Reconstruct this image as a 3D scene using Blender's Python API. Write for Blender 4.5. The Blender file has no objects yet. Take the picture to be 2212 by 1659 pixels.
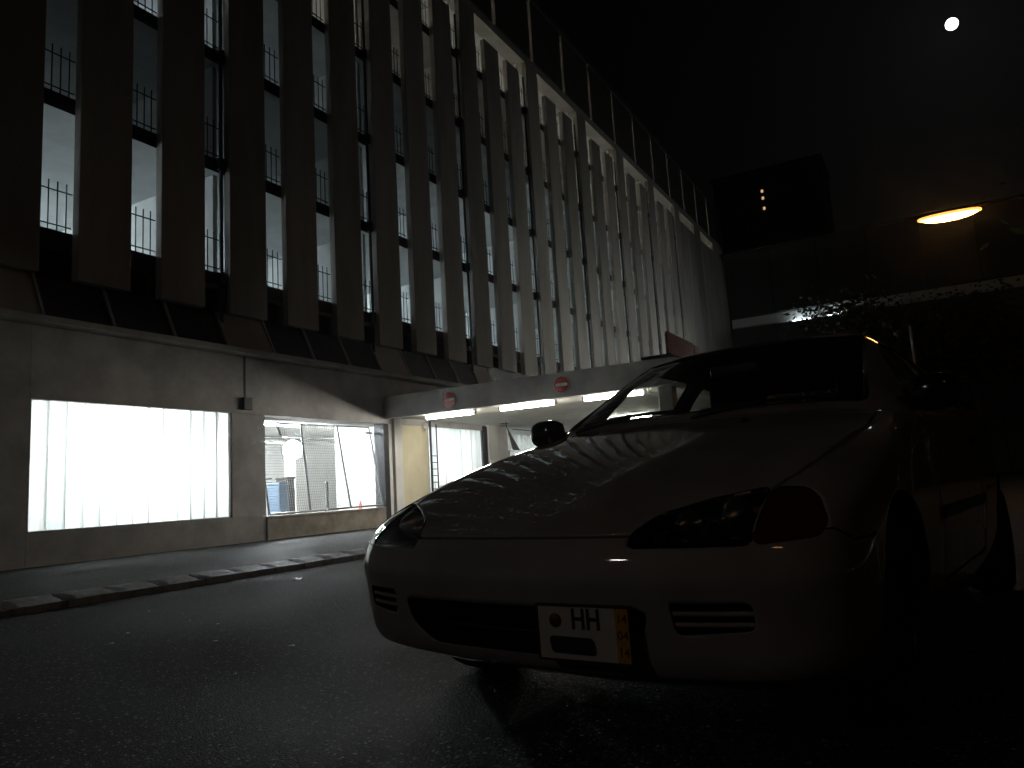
import bpy, bmesh, math, random
import numpy as np
from mathutils import Matrix, Vector
from mathutils.bvhtree import BVHTree

random.seed(7)
scene = bpy.context.scene
COL = scene.collection

# ------------------------------------------------------------------ camera
# photo measurements (on a 2212 x 1659 px view of it): focal length, vanishing
# point of the street, slope of the horizon, eye height over the road in metres
PW, PH, F = 2212.0, 1659.0, 1620.0
VP, HSLOPE, EYE = (2030.0, 999.3), -0.0589, Vector((0, 0, 0.72))

def cam_ray(px, py):
    return Vector((px - PW / 2, -(py - PH / 2), -F))

_yd = cam_ray(*VP).normalized()
_up = cam_ray(VP[0] - 1000, VP[1] - 1000 * HSLOPE).cross(_yd).normalized()
if _up.y < 0:
    _up = -_up
_xd = _yd.cross(_up)
ROT = Matrix((_xd, _yd, _up))          # camera axes -> world axes
cam_data = bpy.data.cameras.new("camera")
cam = bpy.data.objects.new("camera", cam_data)
COL.objects.link(cam)
cam.matrix_world = Matrix.Translation(EYE) @ ROT.to_4x4()
cam_data.sensor_fit = 'HORIZONTAL'
cam_data.sensor_width = 36
cam_data.lens = 36 * F / PW
cam_data.clip_start = 0.05
cam_data.clip_end = 6000
scene.camera = cam

def on_z(px, py, z):
    v = ROT @ cam_ray(px, py); return EYE + v * ((z - EYE.z) / v.z)
def on_y(px, py, y):
    v = ROT @ cam_ray(px, py); return EYE + v * (y / v.y)
def on_x(px, py, x):
    v = ROT @ cam_ray(px, py); return EYE + v * (x / v.x)

# ------------------------------------------------------------------ world, moonlight, exposure
MOON_DIR = (ROT @ cam_ray(2056, 52)).normalized()
world = bpy.data.worlds.new("World")
scene.world = world
world.use_nodes = True
nt = world.node_tree
nt.nodes.clear()
sky = nt.nodes.new("ShaderNodeTexSky")
sky.sky_type = 'NISHITA'
sky.sun_disc = False
sky.sun_elevation = math.asin(MOON_DIR.z)
sky.sun_rotation = math.atan2(MOON_DIR.x, MOON_DIR.y)
bg = nt.nodes.new("ShaderNodeBackground")
hs = nt.nodes.new("ShaderNodeHueSaturation")
hs.inputs['Saturation'].default_value = 0.15
nt.links.new(sky.outputs[0], hs.inputs['Color'])
nt.links.new(hs.outputs[0], bg.inputs[0])
bg.inputs[1].default_value = 0.0001
wo = nt.nodes.new("ShaderNodeOutputWorld")
nt.links.new(bg.outputs[0], wo.inputs[0])
sun = bpy.data.lights.new("moonlight", 'SUN')
sun.energy = 0.0004
sun.angle = math.radians(0.5)
sun.color = (1, .97, .92)
sun_o = bpy.data.objects.new("moonlight", sun)
COL.objects.link(sun_o)
sun_o.rotation_euler = MOON_DIR.to_track_quat('Z', 'Y').to_euler()
vs = scene.view_settings
vs.view_transform = 'Standard'
vs.look = 'None'
vs.exposure = 0
vs.gamma = 1
scene.render.engine = 'CYCLES'
scene.cycles.use_denoising = True
scene.cycles.max_bounces = 10
scene.cycles.diffuse_bounces = 4
scene.cycles.glossy_bounces = 4
scene.cycles.transparent_max_bounces = 16
scene.cycles.sample_clamp_indirect = 6
scene.cycles.caustics_reflective = False
scene.cycles.caustics_refractive = False

# ------------------------------------------------------------------ helpers
MATS = {}
def new_mat(name):
    m = bpy.data.materials.new(name); m.use_nodes = True
    n = m.node_tree.nodes; return m, n, m.node_tree.links, n["Principled BSDF"]

def surf(name, color, rough=0.8, metal=0.0, var=0.25, scale=3.0, bump=0.0, bscale=60.0, spec=0.5, coat=0.0, stretch=(1, 1, 1), color2=None, coat_rough=.03, tone=0.0, streak=0.0):
    """principled surface with two octaves of colour variation and fine relief"""
    m, n, l, p = new_mat(name)
    tc = n.new("ShaderNodeTexCoord"); mp = n.new("ShaderNodeMapping")
    mp.inputs['Scale'].default_value = stretch
    geo = n.new("ShaderNodeNewGeometry")
    l.new(geo.outputs['Position'], mp.inputs['Vector'])
    nz = n.new("ShaderNodeTexNoise"); nz.inputs['Scale'].default_value = scale
    nz.inputs['Detail'].default_value = 8; nz.inputs['Roughness'].default_value = .65
    l.new(mp.outputs[0], nz.inputs['Vector'])
    cr = n.new("ShaderNodeValToRGB")
    c1 = [max(0, c * (1 - var)) for c in color[:3]] + [1]
    c2 = list(color2) + [1] if color2 else [min(1, c * (1 + var)) for c in color[:3]] + [1]
    cr.color_ramp.elements[0].position = .32; cr.color_ramp.elements[0].color = c1
    cr.color_ramp.elements[1].position = .68; cr.color_ramp.elements[1].color = c2
    l.new(nz.outputs['Fac'], cr.inputs[0]); last = cr.outputs[0]
    def mult(fac_out, lo, hi, last):
        mr = n.new("ShaderNodeMapRange"); mr.inputs[3].default_value = lo; mr.inputs[4].default_value = hi
        l.new(fac_out, mr.inputs[0]); mx = n.new("ShaderNodeMix"); mx.data_type = 'RGBA'; mx.blend_type = 'MULTIPLY'; mx.inputs[0].default_value = 1
        l.new(last, mx.inputs[6]); l.new(mr.outputs[0], mx.inputs[7]); return mx.outputs[2], mr
    if tone:      # each slab cast in a slightly different tone
        oi = n.new("ShaderNodeObjectInfo"); last, _ = mult(oi.outputs['Random'], 1 - tone, 1 + tone * .5, last)
    if streak:    # rain streaks running down
        m2 = n.new("ShaderNodeMapping"); m2.inputs['Scale'].default_value = (9, 9, .12); l.new(geo.outputs['Position'], m2.inputs['Vector'])
        n3 = n.new("ShaderNodeTexNoise"); n3.inputs['Scale'].default_value = 1; n3.inputs['Detail'].default_value = 6; l.new(m2.outputs[0], n3.inputs['Vector'])
        last, mr_ = mult(n3.outputs['Fac'], 1 - streak, 1, last); mr_.inputs[1].default_value = .35; mr_.inputs[2].default_value = .6
    l.new(last, p.inputs['Base Color'])
    p.inputs['Roughness'].default_value = rough; p.inputs['Metallic'].default_value = metal
    p.inputs['Specular IOR Level'].default_value = spec
    p.inputs['Coat Weight'].default_value = coat; p.inputs['Coat Roughness'].default_value = coat_rough
    if bump:
        n2 = n.new("ShaderNodeTexNoise"); n2.inputs['Scale'].default_value = bscale; n2.inputs['Detail'].default_value = 5
        l.new(geo.outputs['Position'], n2.inputs['Vector'])
        b = n.new("ShaderNodeBump"); b.inputs['Strength'].default_value = bump; b.inputs['Distance'].default_value = .01
        l.new(n2.outputs['Fac'], b.inputs['Height']); l.new(b.outputs[0], p.inputs['Normal'])
    MATS[name] = m
    return m

def lamp_mat(name, color, strength):
    m, n, l, p = new_mat(name)
    p.inputs['Base Color'].default_value = (.8, .8, .8, 1)
    p.inputs['Emission Color'].default_value = (*color, 1)
    p.inputs['Emission Strength'].default_value = strength
    MATS[name] = m
    return m

def thin_glass(name, tint=(.8, .85, .83), fr=1.5, rough=0.0, flutes=0.0, dust=0.0):
    """a sheet of glass: clear transmission plus mirror reflection by fresnel"""
    m, n, l, p = new_mat(name); n.remove(p)
    out = n["Material Output"]
    tr = n.new("ShaderNodeBsdfTransparent"); tr.inputs[0].default_value = (*tint, 1)
    gl = n.new("ShaderNodeBsdfGlossy"); gl.inputs['Roughness'].default_value = rough
    lw = n.new("ShaderNodeLayerWeight"); lw.inputs[0].default_value = .5   # schlick: the same from either side of the sheet
    pw = n.new("ShaderNodeMath"); pw.operation = 'POWER'; pw.inputs[1].default_value = 5
    l.new(lw.outputs['Facing'], pw.inputs[0])
    f = n.new("ShaderNodeMath"); f.operation = 'MULTIPLY_ADD'; f.inputs[1].default_value = .92; f.inputs[2].default_value = .08
    l.new(pw.outputs[0], f.inputs[0])
    mx = n.new("ShaderNodeMixShader")
    l.new(f.outputs[0], mx.inputs[0]); l.new(tr.outputs[0], mx.inputs[1]); l.new(gl.outputs[0], mx.inputs[2])
    if flutes:
        geo = n.new("ShaderNodeTexCoord"); wv = n.new("ShaderNodeTexWave"); wv.inputs['Scale'].default_value = flutes
        l.new(geo.outputs['Object'], wv.inputs['Vector'])
        b = n.new("ShaderNodeBump"); b.inputs['Strength'].default_value = .35; b.inputs['Distance'].default_value = .004
        l.new(wv.outputs['Fac'], b.inputs['Height']); l.new(b.outputs[0], gl.inputs['Normal'])
    last = mx.outputs[0]
    if dust:
        df = n.new("ShaderNodeBsdfDiffuse"); df.inputs[0].default_value = (.5, .48, .45, 1)
        nz = n.new("ShaderNodeTexNoise"); nz.inputs['Scale'].default_value = 9; nz.inputs['Detail'].default_value = 10
        mr = n.new("ShaderNodeMapRange"); mr.inputs[1].default_value = .4; mr.inputs[2].default_value = .75
        mr.inputs[3].default_value = dust * .3; mr.inputs[4].default_value = dust
        l.new(nz.outputs['Fac'], mr.inputs[0])
        m2 = n.new("ShaderNodeMixShader"); l.new(mr.outputs[0], m2.inputs[0]); l.new(last, m2.inputs[1]); l.new(df.outputs[0], m2.inputs[2])
        last = m2.outputs[0]
    l.new(last, out.inputs[0])
    MATS[name] = m
    return m

def milk_glass(name, color, clear=.0):
    """cast profile glass that scatters the light passing through it"""
    m, n, l, p = new_mat(name); n.remove(p)
    out = n["Material Output"]
    tl = n.new("ShaderNodeBsdfTranslucent"); tl.inputs[0].default_value = (*color, 1)
    df = n.new("ShaderNodeBsdfDiffuse"); df.inputs[0].default_value = (*[c * .6 for c in color], 1)
    tr = n.new("ShaderNodeBsdfTransparent"); tr.inputs[0].default_value = (*color, 1)
    gl = n.new("ShaderNodeBsdfGlossy"); gl.inputs['Roughness'].default_value = .15
    m1 = n.new("ShaderNodeMixShader"); m1.inputs[0].default_value = .2
    m2 = n.new("ShaderNodeMixShader"); m2.inputs[0].default_value = clear
    m3 = n.new("ShaderNodeMixShader"); m3.inputs[0].default_value = .05
    nz = n.new("ShaderNodeTexNoise"); nz.inputs['Scale'].default_value = 4; nz.inputs['Detail'].default_value = 8
    g = n.new("ShaderNodeNewGeometry"); mp = n.new("ShaderNodeMapping"); mp.inputs['Scale'].default_value = (5, 5, .35)
    l.new(g.outputs['Position'], mp.inputs[0]); l.new(mp.outputs[0], nz.inputs['Vector'])
    cr = n.new("ShaderNodeValToRGB"); cr.color_ramp.elements[0].color = (*[c * .85 for c in color], 1); cr.color_ramp.elements[1].color = (*color, 1)
    cr.color_ramp.elements[0].position = .35; cr.color_ramp.elements[1].position = .6
    l.new(nz.outputs['Fac'], cr.inputs[0]); l.new(cr.outputs[0], tl.inputs[0])
    l.new(tl.outputs[0], m1.inputs[1]); l.new(df.outputs[0], m1.inputs[2])
    l.new(m1.outputs[0], m2.inputs[1]); l.new(tr.outputs[0], m2.inputs[2])
    l.new(m2.outputs[0], m3.inputs[1]); l.new(gl.outputs[0], m3.inputs[2])
    l.new(m3.outputs[0], out.inputs[0])
    MATS[name] = m
    return m

def new_obj(name, mesh, mat=None, parent=None, loc=None):
    o = bpy.data.objects.new(name, mesh)
    COL.objects.link(o)
    if mat is not None and not mesh.materials:
        mesh.materials.append(MATS[mat] if isinstance(mat, str) else mat)
    if parent is not None: o.parent = parent
    if loc is not None: o.location = loc
    return o
def empty(name, loc=(0, 0, 0), rz=0.0):
    o = bpy.data.objects.new(name, None); COL.objects.link(o)
    o.location = loc; o.rotation_euler = (0, 0, rz); o.empty_display_size = .2
    return o
def tag(o, label=None, cat=None, group=None, kind=None):
    if label: o["label"] = label
    if cat: o["category"] = cat
    if group: o["group"] = group
    if kind: o["kind"] = kind
    return o

class MB:
    """collects boxes, tubes, lathes; build() makes one mesh"""
    def __init__(self): self.v = []; self.f = []; self.sm = []
    def add(self, v, f, smooth=False):
        b = len(self.v); self.v += [tuple(p) for p in v]
        self.f += [tuple(i + b for i in q) for q in f]; self.sm += [smooth] * len(f); return self
    def box(self, x0, x1, y0, y1, z0, z1):
        v = [(x, y, z) for z in (z0, z1) for y in (y0, y1) for x in (x0, x1)]
        return self.add(v, [(0, 2, 3, 1), (4, 5, 7, 6), (0, 1, 5, 4), (2, 6, 7, 3), (0, 4, 6, 2), (1, 3, 7, 5)])
    def hexa(self, v8):
        return self.add(v8, [(0, 2, 3, 1), (4, 5, 7, 6), (0, 1, 5, 4), (2, 6, 7, 3), (0, 4, 6, 2), (1, 3, 7, 5)])
    def tube(self, pts, r, n=8, cap=True):
        pts = [Vector(p) for p in pts]; rs = r if isinstance(r, (list, tuple)) else [r] * len(pts)
        rings = []
        for i, p in enumerate(pts):
            d = (pts[min(i + 1, len(pts) - 1)] - pts[max(i - 1, 0)]).normalized()
            a = d.orthogonal().normalized() if i == 0 else (rings_a - d * rings_a.dot(d)).normalized()
            rings_a = a; b = d.cross(a)
            rings.append([p + (a * math.cos(2 * math.pi * k / n) + b * math.sin(2 * math.pi * k / n)) * rs[i] for k in range(n)])
        v = [q for rg in rings for q in rg]; f = []
        for i in range(len(pts) - 1):
            for k in range(n):
                f.append((i * n + k, i * n + (k + 1) % n, (i + 1) * n + (k + 1) % n, (i + 1) * n + k))
        self.add(v, f, True)
        if cap:
            self.add(rings[0], [tuple(range(n))[::-1]]); self.add(rings[-1], [tuple(range(n))])
        return self
    def lathe(self, prof, axis='Z', n=32, c=(0, 0, 0), close=False):
        """prof: (radius, height) list turned about an axis through c"""
        v = []; f = []; m = len(prof)
        for k in range(n):
            a = 2 * math.pi * k / n
            for r, h in prof:
                p = (r * math.cos(a), r * math.sin(a), h)
                if axis == 'X': p = (h, p[0], p[1])
                elif axis == 'Y': p = (p[1], h, p[0])
                v.append((p[0] + c[0], p[1] + c[1], p[2] + c[2]))
        for k in range(n):
            k2 = (k + 1) % n
            for j in range(m if close else m - 1):
                j2 = (j + 1) % m
                f.append((k * m + j, k2 * m + j, k2 * m + j2, k * m + j2))
        return self.add(v, f, True)
    def mesh(self, name):
        me = bpy.data.meshes.new(name); me.from_pydata(self.v, [], self.f)
        for p, s in zip(me.polygons, self.sm): p.use_smooth = s
        return me
    def build(self, name, mat, parent=None, loc=None, bevel=0.0):
        o = new_obj(name, self.mesh(name), mat, parent, loc)
        if bevel:
            b = o.modifiers.new("bevel", 'BEVEL'); b.width = bevel; b.segments = 2; b.limit_method = 'ANGLE'
        return o
def box_obj(name, b, mat, parent=None, bevel=0.0):
    return MB().box(*b).build(name, mat, parent, None, bevel)

# ------------------------------------------------------------------ materials
surf('panel_concrete', (.38, .355, .32), .85, var=.22, scale=1.1, bump=.25, bscale=40, stretch=(1, 1, .25), tone=.25)
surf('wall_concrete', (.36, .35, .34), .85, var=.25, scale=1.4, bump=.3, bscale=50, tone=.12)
surf('plinth_concrete', (.27, .24, .20), .9, var=.35, scale=3, bump=.4, bscale=60)
surf('dark_concrete', (.07, .06, .055), .9, var=.3, scale=2, bump=.2)  # on the parapet this tone stands in for shade
surf('inner_concrete', (.55, .56, .56), .85, var=.12, scale=1.5, bump=.1)
surf('white_paint', (.72, .72, .70), .7, var=.08, scale=2)
surf('cream_paint', (.72, .66, .48), .7, var=.08, scale=2)
surf('ceiling_paint', (.62, .61, .57), .8, var=.1, scale=2)
surf('dark_steel', (.035, .037, .04), .5, metal=.6, var=.3, scale=20)
surf('grey_steel', (.25, .26, .27), .45, metal=.7, var=.25, scale=15)
surf('skylight_glass', (.045, .04, .045), .45, var=.3, scale=4, spec=.3)
surf('black_plastic', (.012, .012, .013), .45, var=.3, scale=30, bump=.05, bscale=400)
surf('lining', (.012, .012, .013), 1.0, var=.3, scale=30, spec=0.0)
surf('gloss_black', (.008, .008, .009), .15, var=.3, scale=10, coat=.6)
surf('rubber', (.012, .012, .012), .8, var=.4, scale=30, bump=.2, bscale=200)
surf('cloth', (.03, .03, .032), .95, var=.3, scale=60, bump=.2, bscale=300)
surf('sign_red', (.36, .03, .03), .5, var=.25, scale=12)
surf('sign_white', (.75, .75, .73), .5, var=.1, scale=8)
surf('board_red', (.25, .08, .06), .8, var=.3, scale=5)
surf('cone_red', (.6, .07, .04), .6, var=.15, scale=10)
surf('bin_blue', (.12, .17, .24), .6, var=.2, scale=8)
surf('paper', (.8, .8, .78), .35, var=.05, scale=20)
surf('bark', (.06, .045, .035), .95, var=.4, scale=20, bump=.6, bscale=40)
surf('leaf', (.06, .09, .03), .6, var=.5, scale=8)
surf('leaf_dark', (.035, .05, .025), .6, var=.5, scale=8)
surf('tower_wall', (.10, .09, .085), .9, var=.2, scale=.5)
thin_glass('car_glass', (.86, .89, .88), 1.5, 0.0, dust=.007)
thin_glass('lamp_glass', (.9, .92, .92), 1.5, 0.03, flutes=22)
milk_glass('channel_white', (.88, .92, .90))
milk_glass('channel_green', (.74, .83, .81))
# ------------------------------------------------------------------ ground, road, pavement
def asphalt(name, base, wet):
    m, n, l, p = new_mat(name)
    g = n.new("ShaderNodeNewGeometry")
    def noise(scale, detail=4, rough=.6):
        z = n.new("ShaderNodeTexNoise"); z.inputs['Scale'].default_value = scale
        z.inputs['Detail'].default_value = detail; z.inputs['Roughness'].default_value = rough
        l.new(g.outputs['Position'], z.inputs['Vector']); return z
    big, chip = noise(.7, 6), noise(150, 2)
    vor = n.new("ShaderNodeTexVoronoi"); vor.inputs['Scale'].default_value = 120
    l.new(g.outputs['Position'], vor.inputs['Vector'])
    # stone chips, mostly dark; the palest paint sparkle into the colour; broad worn patches
    sep = n.new("ShaderNodeSeparateColor"); l.new(vor.outputs['Color'], sep.inputs[0])
    cr = n.new("ShaderNodeValToRGB"); e = cr.color_ramp.elements
    e[0].position = .0; e[0].color = (*[c * .35 for c in base], 1); e[1].position = 1; e[1].color = (*[c * 14 for c in base], 1)
    for pos, k in ((.6, .8), (.88, 1.3), (.93, 3), (.965, 5)):
        q = e.new(pos); q.color = (*[c * k for c in base], 1)
    l.new(sep.outputs[0], cr.inputs[0])
    pm = n.new("ShaderNodeMapRange"); pm.inputs[1].default_value = .35; pm.inputs[2].default_value = .65; pm.inputs[3].default_value = .45; pm.inputs[4].default_value = 1.6
    l.new(big.outputs['Fac'], pm.inputs[0])
    mx = n.new("ShaderNodeMix"); mx.data_type = 'RGBA'; mx.blend_type = 'MULTIPLY'; mx.inputs[0].default_value = 1
    l.new(cr.outputs[0], mx.inputs[6]); l.new(pm.outputs[0], mx.inputs[7]); l.new(mx.outputs[2], p.inputs['Base Color'])
    mr = n.new("ShaderNodeMapRange"); mr.inputs[1].default_value = .38; mr.inputs[2].default_value = .62
    mr.inputs[3].default_value = wet[0]; mr.inputs[4].default_value = wet[1]
    l.new(big.outputs['Fac'], mr.inputs[0]); l.new(mr.outputs[0], p.inputs['Roughness'])
    b1 = n.new("ShaderNodeBump"); b1.inputs['Strength'].default_value = .7; b1.inputs['Distance'].default_value = .006
    l.new(vor.outputs['Distance'], b1.inputs['Height']); b1.invert = True
    b2 = n.new("ShaderNodeBump"); b2.inputs['Strength'].default_value = .5; b2.inputs['Distance'].default_value = .004
    l.new(chip.outputs['Fac'], b2.inputs['Height']); l.new(b1.outputs[0], b2.inputs['Normal']); l.new(b2.outputs[0], p.inputs['Normal'])
    p.inputs['Specular IOR Level'].default_value = .22
    MATS[name] = m
asphalt('road_asphalt', (.022, .022, .023), (.7, .95))
asphalt('path_asphalt', (.028, .028, .029), (.65, .9))
surf('kerb_granite', (.36, .385, .42), .6, var=.35, scale=14, bump=.5, bscale=70, tone=.25)

SW = -0.01          # pavement level at the garage wall
KX = -6.85          # kerb face
def road_z(x):
    if x < -2.5: return -0.10 * min(1, (-2.5 - x) / (-2.5 - KX))
    return 0 if x < 1.6 else -.05 * min(1, (x - 1.6) / 2)
def sheet(name, xs, ys, zf, mat):
    mb = MB(); v = [(x, y, zf(x, y)) for y in ys for x in xs]; nx = len(xs)
    f = [(j * nx + i, j * nx + i + 1, (j + 1) * nx + i + 1, (j + 1) * nx + i) for j in range(len(ys) - 1) for i in range(nx - 1)]
    return mb.add(v, f, True).build(name, mat)
tag(sheet('ground', (-300, 300), (-60, 400), lambda x, y: -.4, 'path_asphalt'), kind='structure')
rx = [KX - .02] + [KX + .35 * k for k in range(1, 14)] + [-2, 0, 1.6, 2.2, 3, 4.52]
tag(sheet('road', rx, [-40, -10, 0, 3, 8, 14, 25, 52, 120], lambda x, y: road_z(x), 'road_asphalt'), kind='structure')
pave = MB().box(-11.5, KX - .29, -40, 52, -.4, SW).build('pavement', 'path_asphalt'); tag(pave, kind='structure')
pave2 = MB().box(4.78, 40, -40, 120, -.4, .06).build('pavement', 'path_asphalt'); tag(pave2, kind='structure')
drive = MB().box(KX + .01, -3.9, 13.2, 27, -.4, SW + .02).build('driveway', 'path_asphalt'); tag(drive, kind='structure')
def kerb_mesh(L, j):
    r = random.Random(j); e = lambda a: r.uniform(-a, a)
    mb = MB(); w = .28; rows = []
    nx, ny = 4, 6       # worn, slightly domed top, sloping a little to the road
    v = []
    for iy in range(ny + 1):
        for ix in range(nx + 1):
            u, t = ix / nx, iy / ny; ed = min(u, 1 - u, t, 1 - t)
            v.append((-w + u * w + e(.003), t * L + e(.004), (-.018 if (ed < .01 and 0 < ix < nx) else 0) - .045 * max(0, u - .2) / .8 + e(.0025)))
    f = [(q * (nx + 1) + p, q * (nx + 1) + p + 1, (q + 1) * (nx + 1) + p + 1, (q + 1) * (nx + 1) + p) for q in range(ny) for p in range(nx)]
    ring = [ix for ix in range(nx + 1)] + [iy * (nx + 1) + nx for iy in range(1, ny + 1)] + [ny * (nx + 1) + ix for ix in range(nx - 1, -1, -1)] + [iy * (nx + 1) for iy in range(ny - 1, 0, -1)]
    n0 = len(v); v += [(v[q][0], v[q][1], -.4) for q in ring]; m = len(ring)
    f += [(ring[(q + 1) % m], ring[q], n0 + q, n0 + (q + 1) % m) for q in range(m)]
    return mb.add(v, f).mesh('kerb_stone')
kms = [kerb_mesh(.464, j) for j in range(8)]
for j in range(36):
    o = new_obj('kerb_stone', kms[random.randrange(8)], 'kerb_granite', pave, (KX + random.uniform(-.008, .008), -3.6 + .475 * j, SW + .018 + random.uniform(-.004, .004)))
    o.rotation_euler = (random.uniform(-.012, .012), random.uniform(-.015, .015), random.uniform(-.012, .012))
for j in range(30):
    new_obj('kerb_stone', kms[random.randrange(8)], 'kerb_granite', pave2, (4.78, -2 + .475 * j + random.uniform(-.003, .003), .065))

# ------------------------------------------------------------------ parking garage
FX = -11.5
G0, PITCH, GAP = 6.12, 1.48, .56
ROW0, STOREY, WINH, ROWS = 5.12, 2.3, 2.07, 5
NG = 25
gar = empty('parking_garage', (FX, 14, 0))
tag(gar, 'long multi-storey concrete car park with vertical facade panels and lit slots between them', 'building')
def gpart(name, b, mat, bevel=0.0, parent=gar):
    """box in world metres, parented to the garage"""
    x0, x1, y0, y1, z0, z1 = b
    cx, cy, cz = (x0 + x1) / 2, (y0 + y1) / 2, (z0 + z1) / 2
    o = MB().box(x0 - cx, x1 - cx, y0 - cy, y1 - cy, z0 - cz, z1 - cz).build(name, mat, parent, None, bevel)
    o.location = Vector((cx, cy, cz)) - Vector(parent.location if parent is gar else parent.location + gar.location)
    return o
def gput(o, parent=gar):
    o.parent = parent; o.location = Vector(o.location) - parent.location; return o

# facade panels, one per bay
def G(i): return G0 + PITCH * i
PB, SHORT, SOFF = 4.36, 15.5, 16.08
for p in range(-4, 34):
    y0, y1 = G(p) + GAP, G(p + 1)
    if p >= NG - 1: y0 -= GAP
    if p >= NG - 1 and p > NG - 1: y0 += .004
    top = SHORT if (p % 3 != 2 and p >= 0) else SOFF + .05
    if y1 > 52: break
    dx = random.uniform(-.012, .012)
    gpart('facade_panel', (FX - .12, FX + .05 + dx, y0 + random.uniform(0, .012), y1 - random.uniform(0, .012), PB + random.uniform(-.015, .015), top), 'panel_concrete', .012)
gpart('roof_beam', (FX - .5, FX + .02, -2, 52, SOFF + .06, SOFF + .36), 'panel_concrete')
# parapet storey above the open strip, its lack of floodlight put into dark colour
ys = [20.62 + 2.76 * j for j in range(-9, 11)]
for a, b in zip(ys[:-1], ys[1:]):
    gpart('shaded_parapet', (FX - .12, FX + .06, a + .24, b, SOFF + .37, 19.0), 'dark_concrete', .012)
gpart('shaded_parapet', (FX - .12, FX + .06, ys[-1] + .24, 52, SOFF + .37, 19.0), 'dark_concrete')
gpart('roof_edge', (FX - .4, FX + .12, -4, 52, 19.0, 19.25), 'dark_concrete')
# floors, back wall, added walls that part the light, and tubes
DEEP = FX - 6
for r in range(ROWS + 2):
    z = ROW0 + STOREY * r
    if r == ROWS: z = SOFF + .06 + .3
    if r == ROWS + 1: z = 19.24
    gpart('floor_slab', (DEEP, FX - .135, -2, 52, z - .23, z), 'inner_concrete')
    gpart('slab_edge', (FX - .13, FX - .1235, -2, 52, z - .25, z + .02), 'dark_concrete') if r < ROWS else None
gpart('rear_wall', (DEEP - .2, DEEP, -2, 52, 2.9, 19.2), 'inner_concrete')
gpart('end_wall', (DEEP - .2, FX - .13, 51.8, 52, 0, 19.2), 'wall_concrete')
gpart('near_wall', (DEEP - .2, FX - .13, -2.2, -2, 0, 19.2), 'wall_concrete')
gpart('garage_roof', (DEEP - .2, FX - .13, -2, 52, 19.25, 19.4), 'dark_concrete')
LEVEL = {0: [1.5, .75, 1.4, 1.1, .5, .5, .6, .5, .6, .5], 1: [.045, .06, .42, 1.0, .5, .5, .45, .45, .45, .4],
         2: [.8, .12, .04, .07, .2, .4, .5, .45, .4, .4], 3: [.3, .35, .12, .06, .12, .35, .4, .45, .45, .4],
         4: [.3, .3, .5, .9, .75, .75, .7, .6, .55, .5], 5: [.5] * 10}
TUBES = {}
def tube_mat(level, warm):
    k = (round(level, 2), warm)
    if k not in TUBES:
        TUBES[k] = lamp_mat('tube_%d_%d' % (int(level * 100), warm), (.80, .95, 1.0) if not warm else (1.0, .97, .82), 150 * level)
    return TUBES[k]
for r in range(ROWS + 1):
    z0 = ROW0 + STOREY * r if r < ROWS else SOFF + .37
    z1 = ROW0 + STOREY * (r + 1) - .23 if r < ROWS - 1 else (SOFF + .06 if r == ROWS - 1 else 19.0)
    for c in range(11):
        ya, yb = G(3 * c - 1) + GAP - .06, G(3 * c + 2) + GAP - .06
        yb = min(yb, 51.8)
        if yb - ya < 1: continue
        if r < ROWS: gpart('light_divider', (DEEP, FX - .30, yb - .05, yb + .05, z0, z1), 'inner_concrete')  # divider added so some slots glow brighter than others
        lv = LEVEL[r][min(c, 9)]
        ty = (ya + yb) / 2 + random.uniform(-.5, .5); tx = DEEP + .25
        gpart('ceiling_tube', (tx - .05, tx + .05, ty - 1.1, ty + 1.1, z1 - .16, z1 - .08), tube_mat(lv, r >= 3))
# railings in the slots
rail = MB()
for k in range(4):
    y = .07 + k * (GAP - .14) / 3
    rail.tube([(0, y, .03), (0, y, .84)], .011, 6)
rail.tube([(0, -.02, .12), (0, GAP + .02, .12)], .012, 6).tube([(0, -.02, .69), (0, GAP + .02, .69)], .012, 6)
rail_me = rail.mesh('railing')
for r in range(ROWS):
    for i in range(-1, NG):
        gput(new_obj('railing', rail_me, 'dark_steel', None, (FX - .16, G(i), ROW0 + STOREY * r)))
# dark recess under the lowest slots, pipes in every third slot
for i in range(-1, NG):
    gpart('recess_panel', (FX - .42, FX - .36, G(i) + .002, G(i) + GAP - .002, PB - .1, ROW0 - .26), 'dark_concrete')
pipe_me = MB().tube([(0, 0, PB - .2), (0, 0, SHORT)], .035, 10).mesh('downpipe')
for i in range(2, NG, 3):
    gput(new_obj('downpipe', pipe_me, 'dark_steel', None, (FX - .05, G(i) + GAP - .12, 0)))
    for r in range(ROWS):
        gput(MB().box(-.05, .05, -.06, .06, -.12, .12).build('pipe_bracket', 'dark_steel', None, (FX - .05, G(i) + GAP - .12, ROW0 + STOREY * r - .1)))
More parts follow.
